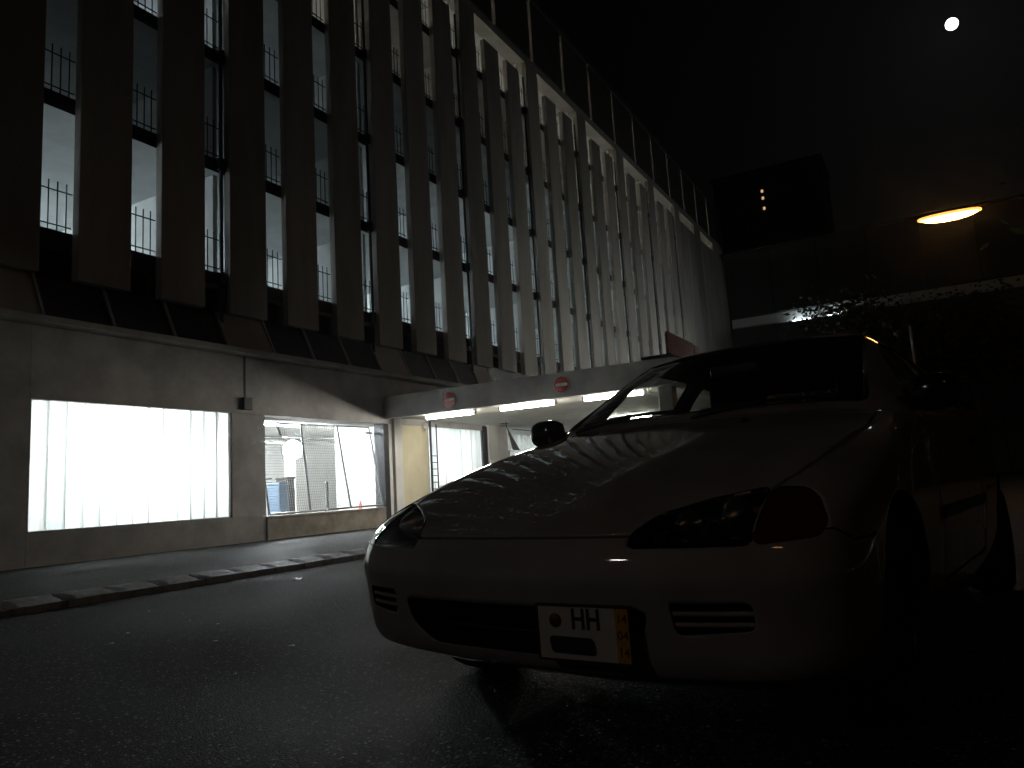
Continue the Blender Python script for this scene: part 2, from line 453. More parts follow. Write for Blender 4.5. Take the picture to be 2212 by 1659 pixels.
# sloping dark rooflights over the ground floor, with a ledge
LZ = 3.66
gpart('ledge', (FX - .3, FX + .26, -3, 19.35, LZ - .1, LZ), 'wall_concrete', .01)
def slope_piece(name, y0, y1, x_top, x_bot, th, mat, zt=PB + .02, zb=LZ + .004):
    v = [(x_bot - th, y0, zb), (x_bot, y0, zb), (x_bot - th, y1, zb), (x_bot, y1, zb), (x_top - th, y0, zt), (x_top, y0, zt), (x_top - th, y1, zt), (x_top, y1, zt)]
    c = Vector((FX, (y0 + y1) / 2, (zb + zt) / 2))
    o = MB().hexa([Vector(p) - c for p in v]).build(name, mat, None, c)
    return gput(o)
STEP = 1.115
for mth in range(-2, 3):
    yb = 6.12 + 4.48 * mth
    for k in range(3):
        slope_piece('rooflight_pane', yb + k * STEP + .03, yb + (k + 1) * STEP - .03, FX - .18, FX + .17, .03, 'skylight_glass')
    for k in range(4):
        slope_piece('rooflight_bar', yb + k * STEP - .022, yb + k * STEP + .022, FX - .13, FX + .21, .05, 'wall_concrete')
    if mth < 3:
        slope_piece('rooflight_block', yb + 3 * STEP + .03, min(yb + 4.48 - .03, 19.3), FX - .15, FX + .19, .3, 'panel_concrete')
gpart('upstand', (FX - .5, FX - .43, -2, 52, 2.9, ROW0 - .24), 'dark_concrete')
# ribbed sheet and plain wall over the canopy roof
for k in range(26):
    y = 19.42 + k * .125
    gput(MB().tube([(0, 0, 3.0), (0, 0, PB + .06)], .05, 8).build('ribbed_strip', 'grey_steel', None, (FX - .12, y, 0)))
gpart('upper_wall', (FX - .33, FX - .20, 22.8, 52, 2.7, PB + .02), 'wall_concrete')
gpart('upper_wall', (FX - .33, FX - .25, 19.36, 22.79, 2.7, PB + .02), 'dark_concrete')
gpart('upper_wall', (FX - .116, FX + .04, G(NG - 1) + 1.0, 51.99, 2.7, PB - .02), 'panel_concrete')

# ground floor wall with its openings
W0, W1 = FX - .28, FX
gpart('wall_section', (W0, W1, -40, 6.06, SW - .3, LZ - .11), 'wall_concrete')
gpart('wall_section', (W0, W1, 6.064, 19.3, 2.43, LZ - .112), 'wall_concrete')
gpart('wall_section', (W0, W1, 6.064, 10.5, SW - .3, .47), 'wall_concrete')
gpart('wall_section', (W0, W1, 9.70, 10.496, .474, 2.426), 'wall_concrete')
gpart('wall_section', (W0 + .05, W1 + .03, 10.504, 14.12, SW - .3, .40), 'plinth_concrete')
gpart('wall_cap', (W0, W1 + .05, 10.51, 14.1, .40, .445), 'plinth_concrete', .008)
gpart('corner_pier', (W0, W1 + .02, 14.13, 14.32, SW - .3, 2.427), 'dark_steel')
gpart('shadow_joint', (W1, W1 + .006, 9.98, 10.03, 2.75, LZ - .115), 'dark_concrete')
gpart('junction_box', (W1, W1 + .09, 9.92, 10.12, 2.5, 2.74), 'dark_steel', .01)
gpart('wall_section', (W0, W1 - .01, 14.33, 14.47, SW - .3, 2.6), 'white_paint')
gpart('column', (W0, W1 + .08, 14.474, 14.78, SW - .3, 2.6), 'white_paint', .01)
gpart('wall_section', (W0, W1 - .008, 14.785, 15.95, SW - .3, 2.6), 'cream_paint')
gpart('wall_section', (W0, W1 - .01, 15.955, 18.66, SW - .3, .45), 'cream_paint')
gpart('window_post', (W0, W1 + .04, 18.665, 18.86, .0, 2.55), 'dark_steel')
gpart('column', (W0, W1 + .10, 18.865, 19.36, SW - .3, 2.6), 'white_paint', .01)
gpart('wall_section', (W0, W1 - .01, 19.365, 20.2, SW - .3, 2.6), 'white_paint')
gpart('wall_section', (W0, W1 - .01, 20.205, 24.4, SW - .3, .45), 'white_paint')
gpart('wall_section', (W0, W1 - .01, 24.405, 52, SW - .3, 2.69), 'wall_concrete')
gpart('wall_section', (W0, W1 - .01, 14.3, 24.4, 2.6, 2.75), 'white_paint')
# profile glass, channel by channel
def channel_mesh(w, h):
    t, d = .007, .05
    y0, y1 = .003, w - .003
    mb = MB().add([(-d, y0, 0), (-.006, y0, 0), (0, y0 + .006, 0), (0, y1 - .006, 0), (-.006, y1, 0), (-d, y1, 0),
                   (-d, y0, h), (-.006, y0, h), (0, y0 + .006, h), (0, y1 - .006, h), (-.006, y1, h), (-d, y1, h)],
                  [(k, k + 1, k + 7, k + 6) for k in range(5)])
    return mb.mesh('glass_channel')
def channels(y0, y1, z0, z1, n, greens, x=FX - .05):
    w = (y1 - y0) / n
    mes = [channel_mesh(w, z1 - z0), channel_mesh(w, z1 - z0)]
    mes[0].materials.append(MATS['channel_white']); mes[1].materials.append(MATS['channel_green'])
    for k in range(n):
        gput(new_obj('glass_channel', mes[1 if k in greens else 0], None, None, (x + random.uniform(-.004, .004), y0 + k * w, z0)))
    gpart('window_frame', (x - .06, x + .03, y0 - .03, y0 - .001, z0 - .02, z1 + .02), 'grey_steel')
    gpart('window_frame', (x - .06, x + .03, y1 + .001, y1 + .03, z0 - .02, z1 + .02), 'grey_steel')
    gpart('window_frame', (x - .06, x + .03, y0 - .03, y1 + .03, z0 - .03, z0 - .001), 'grey_steel')
channels(6.10, 9.66, .50, 2.425, 13, (1, 3, 10, 11))
channels(16.0, 18.64, .48, 2.58, 10, (4, 5))
channels(20.25, 24.3, .48, 2.55, 15, (7,))
# hall behind the ground floor wall
HB = FX - 7.5
gpart('hall_floor', (HB, W0, -2, 27, SW - .3, SW + .01), 'inner_concrete')
gpart('hall_ceiling', (HB, W0 - .002, -2, 27, 2.76, 2.9), 'ceiling_paint')
gpart('hall_rear_wall', (HB - .2, HB, -2, 27, 0, 2.9), 'white_paint')
gpart('hall_end_wall', (HB, W0, 27, 27.2, 0, 2.9), 'white_paint')
gpart('hall_end_wall', (HB, W0, 4.6, 4.8, 0, 2.9), 'white_paint')
gpart('hall_beam', (FX - .95, FX - .75, 7.4, 9.75, 2.12, 2.755), 'ceiling_paint')
gpart('hall_beam', (FX - .95, FX - .75, 9.85, 26.9, 2.45, 2.755), 'ceiling_paint')
gpart('hall_partition', (HB + .5, FX - .4, 9.76, 9.84, SW, 2.755), 'white_paint')
gpart('hall_partition', (FX - 2.2, FX - .4, 14.86, 14.94, SW, 2.755), 'white_paint')
for (x, y) in ((-15.4, 17.2), (-15.5, 20.5)):
    gpart('hall_column', (x - .2, x + .2, y - .2, y + .2, SW, 2.755), 'white_paint', .02)
for z in (1.25, 1.38, 2.2, 2.35):
    gput(MB().tube([(0, -2.6, 0), (0, 2.6, .03)], .025, 8).build('service_pipe', 'grey_steel', None, (-17.5 if z < 2 else -14.8, 13.6, z)))
lamp_mat('hall_tube', (.93, .98, 1.0), 85)
lamp_mat('hall_glare', (.9, .97, 1.0), 150)
for (x, y, l) in ((-13.4, 6.6, .5), (-13.2, 8.4, .75), (-14.6, 16.6, .25), (-13.6, 17.6, .3), (-13.6, 21.4, .3), (-13.6, 23.4, .3)):
    gpart('hall_tube', (x - .05, x + .05, y - l, y + l, 2.55, 2.63), 'hall_tube')
lamp_mat('hall_bright', (.95, .985, 1.0), 105)
gpart('hall_tube', (-12.82, -12.76, 6.9, 9.2, 1.80, 1.90), 'hall_bright')
gpart('hall_tube', (-13.3, -13.24, 16.5, 17.3, 1.55, 1.65), 'hall_bright')
lamp_mat('hall_strong', (.9, .97, 1.0), 480)
for (x, y) in ((-14.3, 11.3), (-14.3, 13.6), (-16.6, 12.6), (-12.3, 12.6)): gpart('hall_tube', (x - .05, x + .05, y - .6, y + .6, 2.6, 2.68), 'hall_strong')  # tube nearest the opening is added to brighten surfaces facing out
# ------------------------------------------------------------------ canopy over the exit lanes
CY = 14.2
gpart('canopy_fascia', (FX + .004, -4.25, CY, CY + .22, 2.54, 3.08), 'wall_concrete', .01)
gpart('canopy_fascia', (-4.47, -4.252, CY + .224, 26.6, 2.54, 3.075), 'wall_concrete', .01)
gpart('canopy_roof', (FX + .06, -4.474, CY + .224, 26.6, 2.62, 2.98), 'ceiling_paint')
for k in range(10):
    gpart('ceiling_board', (FX + .08, -4.48, CY + .24 + k * 1.2, CY + .24 + k * 1.2 + 1.185, 2.585, 2.616), 'ceiling_paint')
gpart('canopy_column', (-4.75, -4.45, CY + .3, CY + .6, SW - .2, 2.58), 'wall_concrete', .02)
gpart('canopy_column', (-4.75, -4.45, 25.9, 26.2, SW - .2, 2.58), 'wall_concrete', .02)
gpart('canopy_rear_wall', (FX + .02, -4.8, 26.3, 26.55, SW - .2, 2.58), 'inner_concrete')
gput(MB().tube([(0, 0, .0), (0, 0, 2.6)], .03, 8).build('ladder_rail', 'dark_steel', None, (FX + .1, 15.93, SW)))
gput(MB().tube([(0, 0, .0), (0, 0, 2.5)], .018, 8).build('ladder_rail', 'dark_steel', None, (FX + .1, 16.2, SW)))
for k in range(9):
    gput(MB().tube([(0, 0, 0), (0, .27, 0)], .012, 6).build('ladder_rung', 'dark_steel', None, (FX + .1, 15.93, .3 + k * .17)))
gput(MB().lathe([(0, .07), (.05, .055), (.07, 0), (.05, -.06), (0, -.08)], n=16).build('bulkhead_lamp', 'white_paint', None, (FX + .12, 15.7, 2.42)))
gput(MB().tube([(0, 0, 0), (0, 4.6, -.02)], .012, 6).build('overhead_cable', 'dark_steel', None, (FX + .6, 19.4, 2.44)))

lamp_mat('canopy_tube', (1.0, .95, .82), 130)
def tube_lamp(x0, x1, y, z, label):
    c = ((x0 + x1) / 2, y, z); t = empty('fluorescent_lamp', c); h = (x1 - x0) / 2
    MB().tube([(-h + .03, 0, 0), (h - .03, 0, 0)], .036, 12).build('tube', 'canopy_tube', t)
    MB().box(-h - .02, h + .02, -.06, .06, .05, .10).build('housing', 'white_paint', t, None, .01)
    for s in (-1, 1): MB().box(s * h - .03, s * h + .03, -.03, .03, -.035, .05).build('end_cap', 'white_paint', t)
    tag(t, label, 'lamp', 'fluorescent lamps under the canopy')
tube_lamp(-10.52, -9.15, CY + .36, 2.485, 'white fluorescent tube under the canopy beside the cream wall')
tube_lamp(-8.47, -7.08, CY + .36, 2.485, 'white fluorescent tube under the canopy between the two no-entry signs')
tube_lamp(-6.42, -5.05, CY + .40, 2.485, 'white fluorescent tube under the canopy near its outer corner column')
tube_lamp(-8.3, -6.9, 20.4, 2.485, 'white fluorescent tube deep under the canopy towards its rear wall')

def no_entry(x, z, label):
    t = empty('no_entry_sign', (x, CY - .002, z))
    MB().lathe([(0, -.024), (.178, -.024), (.184, -.018), (.184, 0), (0, 0)], 'Y', 40).build('disc', 'sign_red', t)
    MB().box(-.135, .135, -.029, -.0245, -.030, .030).build('bar', 'sign_white', t)
    MB().lathe([(.176, -.0265), (.184, -.0265), (.184, -.0245), (.176, -.0245)], 'Y', 40, close=True).build('rim', 'sign_white', t)
    tag(t, label, 'sign', 'no-entry signs on the canopy')
no_entry(-9.58, 2.80, 'round red no-entry sign on the canopy edge near the garage wall')
no_entry(-6.72, 2.81, 'round red no-entry sign on the canopy edge over the outer lane')

# hanging triangular marker
t = empty('warning_marker', (-10.3, 18.0, 2.4))
MB().add([(0, 0, 0), (.28, -.28, -.66), (-.02, .06, -.66), (.0, .02, -.02)], [(0, 1, 2), (0, 2, 3), (0, 3, 1), (1, 3, 2)]).build('pale_face', 'sign_white', t)
MB().add([(.012, .0, 0), (.30, -.26, -.66), (.16, .42, -.66), (.0, .05, -.02)], [(0, 1, 2), (0, 2, 3), (0, 3, 1), (1, 3, 2)]).build('dark_face', 'dark_steel', t)
MB().tube([(0, 0, -.02), (0, 0, .19)], .015, 6).tube([(-.2, 0, .1), (.1, 0, .1)], .015, 6).build('hanger', 'dark_steel', t)
tag(t, 'dark triangular marker hanging under the canopy by the white column', 'marker')

# things on the canopy roof
t = empty('vent_box', (-5.1, 16.0, 2.98))
MB().box(-.28, .28, -.3, .3, 0, .36).build('case', 'wall_concrete', t, None, .015)
MB().box(-.34, .34, -.36, .36, .36, .42).build('lid', 'dark_steel', t, None, .01)
tag(t, 'small grey vent box with dark lid on the canopy roof', 'vent')
t = empty('red_board', (-6.2, 21.0, 2.98))
MB().box(-.03, .03, -.9, 1.7, 1.05, 1.82).build('board', 'board_red', t, None, .01)
for y in (-.7, 1.5): MB().box(-.10, -.035, y - .04, y + .04, 0, 1.8).build('post', 'dark_steel', t)
MB().box(-.04, .04, 1.72, 2.3, 1.0, 1.78).build('side_board', 'board_red', t)
tag(t, 'dull red board on posts standing on the canopy roof', 'board')
# floodlights behind the canopy washing the facade
def floodlight(x, y, h, glow, label):
    t = empty('floodlight', (x, y, -.1))
    MB().tube([(0, 0, -.3), (0, 0, h)], [.06, .045], 10).build('pole', 'grey_steel', t)
    MB().box(-.10, .18, -.2, .2, h - .14, h + .12).build('housing', 'dark_steel', t, None, .01)
    MB().add([(-.108, -.16, h - .10), (-.108, .16, h - .10), (-.108, .16, h + .08), (-.108, -.16, h + .08)], [(0, 3, 2, 1)]).build('lens', glow, t)
    tag(t, label, 'floodlight', 'floodlights behind the canopy')
lamp_mat('flood_near', (.95, 1.0, .93), 600); lamp_mat('flood_far', (.93, .98, 1.0), 850)
floodlight(-4.9, 27.4, 4.4, 'flood_near', 'floodlight on a pole just behind the canopy aimed at the concrete panels')
floodlight(-5.2, 37.5, 4.9, 'flood_far', 'floodlight on a pole towards the end building aimed at the plain wall')

# ------------------------------------------------------------------ behind the wire gate
g = empty('wire_gate', (FX - .02, 12.4, .45))
def gp(y, z): return (-.02 - (z - .45) * .16, y - 12.4, z - .45)
def fbar(name, a, b, r=.022): MB().tube([gp(*a), gp(*b)], r, 6).build(name, 'grey_steel', g)
fbar('frame_bar', (10.64, .48), (14.10, .50)); fbar('frame_bar', (11.10, 2.33), (14.02, 2.36)); fbar('frame_bar', (14.02, 2.36), (14.10, .50))
fbar('frame_bar', (10.62, .48), (10.60, 2.0)); fbar('frame_bar', (11.10, 2.33), (11.20, 2.04)); fbar('frame_bar', (11.20, 2.04), (10.56, 2.04), .016)
fbar('upright', (11.74, .49), (11.80, 2.34)); fbar('upright', (12.98, .49), (12.92, 2.35))
fbar('hinge', (13.85, 2.22), (14.12, 2.22), .025)
wm = MB()
def wire(a, b):
    A, B = Vector(gp(*a)), Vector(gp(*b)); e = .0028
    d = (B - A).normalized(); s = d.cross(Vector((1, 0, 0))).normalized() * e; u = d.cross(s).normalized() * e
    vv = [A - s - u, A + s - u, A + s + u, A - s + u, B - s - u, B + s - u, B + s + u, B - s + u]
    wm.add(vv, [(0, 1, 5, 4), (1, 2, 6, 5), (2, 3, 7, 6), (3, 0, 4, 7)])
k = 0
y = 11.14
while y < 14.05:
    wire((y + .02, .5), (y, 2.34)); y += .055
z = .55
while z < 2.34:
    wire((11.10 if z > 2.04 else 10.62, z), (14.08 - (z - .5) * .04, z + .005)); z += .055
tag(wm.build('wire_mesh', 'grey_steel', g), kind='stuff')
tag(g, 'crooked steel gate with wire mesh standing in the wall opening', 'gate')

def hall_lamp(px, py, x, r, label):
    c = on_x(px, py, x); t = empty('hall_floodlight', c)
    aim = (EYE - c).normalized(); q = aim.to_track_quat('Z', 'Y').to_euler()
    t.rotation_euler = q
    MB().lathe([(0, .02), (r * .7, .015), (r, 0), (r * .98, -.01), (0, -.012)], n=24).build('glowing_lens', 'hall_glare', t)  # lens made oversize to carry the lamp's bloom in its shape
    MB().lathe([(r * 1.02, .01), (r * 1.1, 0), (r * .8, -.12), (0, -.14)], n=24).build('housing', 'dark_steel', t)
    tag(t, label, 'floodlight', 'floodlights in the hall')
hall_lamp(632, 972, -14.2, .24, 'large glaring floodlight seen through the opening beside the wire gate')
hall_lamp(800, 962, -14.9, .17, 'smaller glaring floodlight behind the wire gate mesh')

def hall_box(name, px0, px1, pyt, x, depth, mat, label, cat):
    a, b = on_x(px0, pyt, x), on_x(px1, pyt, x)
    t = empty(name, ((x), (a.y + b.y) / 2, SW + .01)); h = a.z - SW - .01; w = (b.y - a.y) / 2
    MB().box(-depth, 0, -w, w, .06, h - .06).build('body', mat, t, None, .02)
    MB().box(-depth - .01, .02, -w - .015, w + .015, h - .058, h).build('lid', mat, t, None, .015)
    for s in (-1, 1): MB().box(-depth * .7, -depth * .4, s * w * .8 - .03, s * w * .8 + .03, 0, .058).build('foot', 'black_plastic', t)
    tag(t, label, cat); return t
hall_box('waste_bin', 603, 625, 1042, -13.4, .4, 'bin_blue', 'low blue-grey bin beyond the wire gate', 'bin')
hall_box('waste_bin', 620, 637, 1030, -13.9, .4, 'black_plastic', 'dark waste bin between the blue bin and the pale cabinet', 'bin')
hall_box('pale_cabinet', 638, 663, 985, -14.4, .4, 'white_paint', 'tall pale cabinet beyond the wire gate', 'cabinet')
hall_box('ticket_machine', 757, 787, 1030, -13.6, .35, 'white_paint', 'white ticket machine beside the traffic cone', 'machine')
a, b = on_x(762, 1040, -13.9), on_x(795, 1077, -13.9)
t = empty('notice_board', (-13.9, (a.y + b.y) / 2, b.z)); w = abs(b.y - a.y) / 2
MB().box(-.05, 0, -w, w, 0, a.z - b.z).build('board', 'dark_steel', t, None, .01)
for s in (-1, 1): MB().tube([(-.03, s * w * .8, 0), (-.03, s * w * .8, SW - b.z)], .02, 6).build('leg', 'dark_steel', t)
tag(t, 'dark notice board on legs beyond the wire gate', 'board')
c = on_x(780, 1105, -12.9)
t = empty('traffic_cone', (-12.9, c.y, SW + .01))
MB().box(-.17, .17, -.17, .17, 0, .03).build('base', 'cone_red', t, None, .01)
MB().lathe([(.13, .03), (.09, .28), (.03, .60), (.02, .62), (0, .62)], n=20).build('cone', 'cone_red', t)
MB().lathe([(.098, .25), (.1, .25), (.075, .40), (.073, .40)], n=20, close=True).build('reflective_band', 'sign_white', t)
tag(t, 'red and white traffic cone behind the low wall', 'cone')
c = on_x(705, 1040, -13.2)
t = empty('black_bollard', (-13.2, c.y, SW + .01))
MB().lathe([(0, c.z), (.03, c.z), (.045, c.z - .04), (.045, .0), (.09, 0), (.09, .012), (0, .012)][:5], n=16).build('post', 'black_plastic', t)
MB().lathe([(0, .02), (.1, .02), (.1, 0)], n=16).build('foot_plate', 'dark_steel', t)
tag(t, 'slim black bollard behind the wire gate', 'bollard')

# ------------------------------------------------------------------ street lamps
lamp_mat('sodium_glow', (1.0, .42, .11), 48)
lamp_mat('sodium_halo', (1.0, .34, .06), 2.4)
lamp_mat('sodium_far', (1.0, .45, .14), 32)
lamp_mat('sodium_dim', (1.0, .55, .25), 5)
def street_lamp(x, y, z, mast_dx, label, group, glow='sodium_glow'):
    s = 1 if mast_dx > 0 else -1
    t = empty('street_lamp', (x + mast_dx, y, .06 if x + mast_dx > 4.7 else SW))
    z -= t.location.z
    pts = [(0, 0, 0), (0, 0, z - 1.2)] + [(-s * (1 - math.cos(a)) * 1.1, 0, z - 1.2 + math.sin(a) * 1.28) for a in (.3, .6, .9, 1.2, 1.5)] + [(-mast_dx + s * .5, 0, z + .10)]
    MB().tube(pts, [.085, .06] + [.04] * 6, 10).build('mast', 'dark_steel', t)
    v = []; f = []; n = 20; m = 10
    for j in range(m + 1):
        ph = math.pi * j / m
        for k in range(n):
            a = 2 * math.pi * k / n
            v.append((-mast_dx + .55 * math.cos(ph), .15 * math.sin(ph) * math.cos(a), z + min(.02, .13 * math.sin(ph) * math.sin(a))))
    for j in range(m):
        for k in range(n): f.append((j * n + k, j * n + (k + 1) % n, (j + 1) * n + (k + 1) % n, (j + 1) * n + k))
    MB().add(v, f, True).build('diffuser', glow, t)
    MB().add([(-mast_dx + sx * .56 * q, sy * .16 * q, z + zz) for zz, q in ((.024, 1), (.09, .8)) for sx, sy in ((-1, -.5), (-.7, -1), (.7, -1), (1, -.5), (1, .5), (.7, 1), (-.7, 1), (-1, .5))],
             [tuple(range(8))[::-1], tuple(range(8, 16))] + [(k, (k + 1) % 8, 8 + (k + 1) % 8, 8 + k) for k in range(8)]).build('housing', 'dark_steel', t)
    MB().tube([(-mast_dx + .575 * math.cos(2 * math.pi * k / 28), .172 * math.sin(2 * math.pi * k / 28), z - .005) for k in range(29)], .03, 8, cap=False).build('halo_ring', 'sodium_halo', t)  # glowing ring added as the orange halo round the diffuser
    tag(t, label, 'street lamp', group)
    return t
LP = on_y(2050, 464, 18.2)
street_lamp(LP.x, LP.y, LP.z, 4.4, 'glowing orange street lamp on a long arm beside the leafy branches', 'street lamps along the road')
lamp_mat('warm_glow', (1.0, .92, .87), 58)
street_lamp(-6.2, -9.0, 6.4, -1.6, 'warm white street lamp on the garage pavement that the car faces', 'street lamps along the road', 'warm_glow')
street_lamp(4.2, -3.2, 6.4, 1.5, 'orange street lamp on the pavement across from the garage wall', 'street lamps along the road', 'sodium_dim')

street_lamp(7.2, 27, 6.2, 1.6, 'orange street lamp down the road beyond the lamp with the long arm', 'street lamps along the road', 'sodium_far')

# ------------------------------------------------------------------ moon
mm = lamp_mat('moon_glow', (1, .98, .95), 6)
t = MB().lathe([(15.5 * math.sin(a * math.pi / 24), 15.5 * math.cos(a * math.pi / 24)) for a in range(25)], n=40).build('moon', 'moon_glow', None, EYE + MOON_DIR * 2500)
tag(t, 'bright white moon in the black sky above the street lamp', 'moon')

# ------------------------------------------------------------------ building across the end of the street
b = empty('end_building', (0, 53, 0))
tag(b, 'dark flat-roofed building closing the street, with a lit band across its front', 'building')
surf('end_wall', (.055, .055, .054), .85, var=.2, scale=.8, bump=.2, bscale=30)
x = -11.46
while x < 26:
    MB().box(x, x + 2.97, -.9, 0, -.3, 10.62).build('wall_panel', 'end_wall', b, None, .01)
    MB().box(x, x + 2.97, -.9, 0, 11.42, 15.9).build('wall_panel', 'end_wall', b, None, .01)
    x += 3
MB().box(-11.46, 27, -.35, 0, 10.62, 11.42).build('band_recess', 'white_paint', b)
MB().box(-11.5, 27, -1.0, .2, 15.9, 16.05).build('roof_edge', 'dark_concrete', b)
lamp_mat('band_tube', (.8, .95, 1.0), 22)
for x0 in (-7.4, -5.2): MB().tube([(x0, -.7, 10.66), (x0 + 1.2, -.7, 10.66)], .03, 8).build('band_tube', 'band_tube', b)
# far tower with a few lit windows
b = empty('distant_tower', (-25, 160, 0))
tag(b, 'dark distant tower block with a few small lit windows', 'building')
MB().box(-11, 11, 0, 14, -.4, 64).build('wall', 'tower_wall', b)
MB().box(-11.4, 11.4, -.4, 14.4, 64, 64.8).build('roof', 'dark_concrete', b)
lamp_mat('window_glow', (1, .62, .3), .8)
wme = MB().box(-.9, .9, -.06, .05, -.7, .7).mesh('window'); wme.materials.append(MATS['skylight_glass'])
wml = MB().box(-.22, .22, -.07, .05, -.3, .3).mesh('lit_window'); wml.materials.append(MATS['window_glow'])
lit = [on_y(*q, 160) for q in ((1651, 450), (1648, 428), (1646, 413))]
for k, q in enumerate(lit): new_obj('lit_window', wml, None, b, Vector((q.x, 160, q.z)) - b.location)
for fl in range(8, 18):
    for cidx in range(7):
        p = Vector((-34 + cidx * 3, 160, 3.5 * fl + 1.5))
        if min((Vector((q.x, 160, q.z)) - p).length for q in lit) > 2: new_obj('window', wme, None, b, p - b.location)

# ------------------------------------------------------------------ trees
def tree(loc, h, cr, cz, n, label, seed, leafs=.16, mat='leaf'):
    r = random.Random(seed)
    t = empty('street_tree', loc)
    mb = MB(); mb.tube([(0, 0, -.1), (.04, .02, cz * .35), (-.03, .05, cz * .7), (0, 0, cz + cr * .4)], [.16, .13, .10, .03], 10)
    tips = []
    for k in range(16):
        a = r.uniform(0, 6.28); z0 = cz * r.uniform(.55, 1.05); L = cr * r.uniform(.55, 1.0); el = r.uniform(.1, .9)
        tip = Vector((math.cos(a) * L * math.cos(el), math.sin(a) * L * math.cos(el), z0 + L * math.sin(el)))
        mid = Vector((tip.x * .45, tip.y * .45, z0 + (tip.z - z0) * .3))
        mb.tube([(0, 0, z0), mid, tip], [.05, .03, .01], 6); tips += [tip, (mid + tip) / 2, tip * .85 + mid * .15]
    mb.build('trunk', 'bark', t)
    lv = MB()
    for k in range(n):
        c = r.choice(tips); o = Vector((r.gauss(0, 1), r.gauss(0, 1), r.gauss(0, .8))) * cr * .21
        p = c + o; s = leafs * r.uniform(.5, 1.1)
        u = Vector((r.gauss(0, 1), r.gauss(0, 1), r.gauss(0, .6))).normalized(); w = u.orthogonal().normalized()
        w.rotate(__import__('mathutils').Quaternion(u, r.uniform(0, 6.28)))
        lv.add([p - u * s, p + w * s * .45 - u * s * .1, p + u * s, p - w * s * .45 - u * s * .1], [(0, 1, 2, 3)])
    lv.build('crown', mat, t)
    tag(t, label, 'tree', 'street trees'); return t
tree((5.05, 15.4, .06), 7, 3.3, 4.3, 7500, 'leafy tree lit orange beside the street lamp', 3, .13)
tree((-2.4, 36.5, -.3), 8, 3.1, 6.3, 7000, 'dark leafy tree in front of the lit band on the end building', 5, .17, 'leaf_dark')
tree((1.8, 38.5, -.3), 8, 3.1, 6.5, 7500, 'dark leafy tree to the side of the one before the lit band', 8, .17, 'leaf_dark')
tree((6.6, 40, .06), 8, 3.2, 6.6, 6500, 'dark leafy tree standing furthest along the pavement opposite the garage', 12, .17, 'leaf_dark')
t = empty('sign_pole', (on_y(1973, 760, 30).x, 30, road_z(0)))
MB().tube([(0, 0, -.05), (0, 0, 5.6)], .045, 8).build('pole', 'grey_steel', t)
MB().box(-.05, .05, -.02, .02, 5.2, 5.6).build('cap', 'grey_steel', t)
tag(t, 'thin pale pole standing in the dark beyond the car', 'pole')

# ------------------------------------------------------------------ litter and painted glints
def scrap(px, py, size, label, i):
    x = on_z(px, py, 0); x = on_z(px, py, road_z(x.x)); r = random.Random(i)
    v = []; L = size; w = size * r.uniform(.5, .8)
    for iy in range(3):
        for ix in range(3):
            v.append(((ix - 1) * L / 2, (iy - 1) * w / 2, .006 + r.uniform(0, .2) * size))
    f = [(j * 3 + k, j * 3 + k + 1, j * 3 + k + 4, j * 3 + k + 3) for j in range(2) for k in range(2)]
    o = MB().add(v, f, True).build('scrap_or_glint', 'paper', None, x)
    s = o.modifiers.new('solid', 'SOLIDIFY'); s.thickness = .0015
    o.rotation_euler.z = r.uniform(0, 6)
    tag(o, label, 'litter', 'litter on the road')
scrap(640, 1255, .125, 'largest white paper scrap on the road near the kerb', 1)
for i, q in enumerate(((465, 1387), (630, 1398), (240, 1392), (275, 1370), (410, 1343), (470, 1350), (672, 1306), (322, 1322), (508, 1458))):  # pale flecks modelled in place of glints off the asphalt
    scrap(*q, (.022, .028, .024, .026, .014, .018, .022, .014, .014)[i], 'tiny pale fleck standing in for a glint on the dark asphalt', 10 + i)

# ------------------------------------------------------------------ thin air volume added to imitate lens bloom round the lamps
hz = MB().box(-302, 302, -62, 402, -1.4, 66).build('bloom_haze', None)
hm = bpy.data.materials.new('bloom_haze'); hm.use_nodes = True
hn = hm.node_tree.nodes; hn.remove(hn['Principled BSDF'])
pv = hn.new('ShaderNodeVolumePrincipled'); pv.inputs['Color'].default_value = (.95, .96, 1, 1)
pv.inputs['Density'].default_value = .0007; pv.inputs['Anisotropy'].default_value = .93
hm.node_tree.links.new(pv.outputs[0], hn['Material Output'].inputs['Volume'])
hz.data.materials.append(hm); tag(hz, kind='stuff')
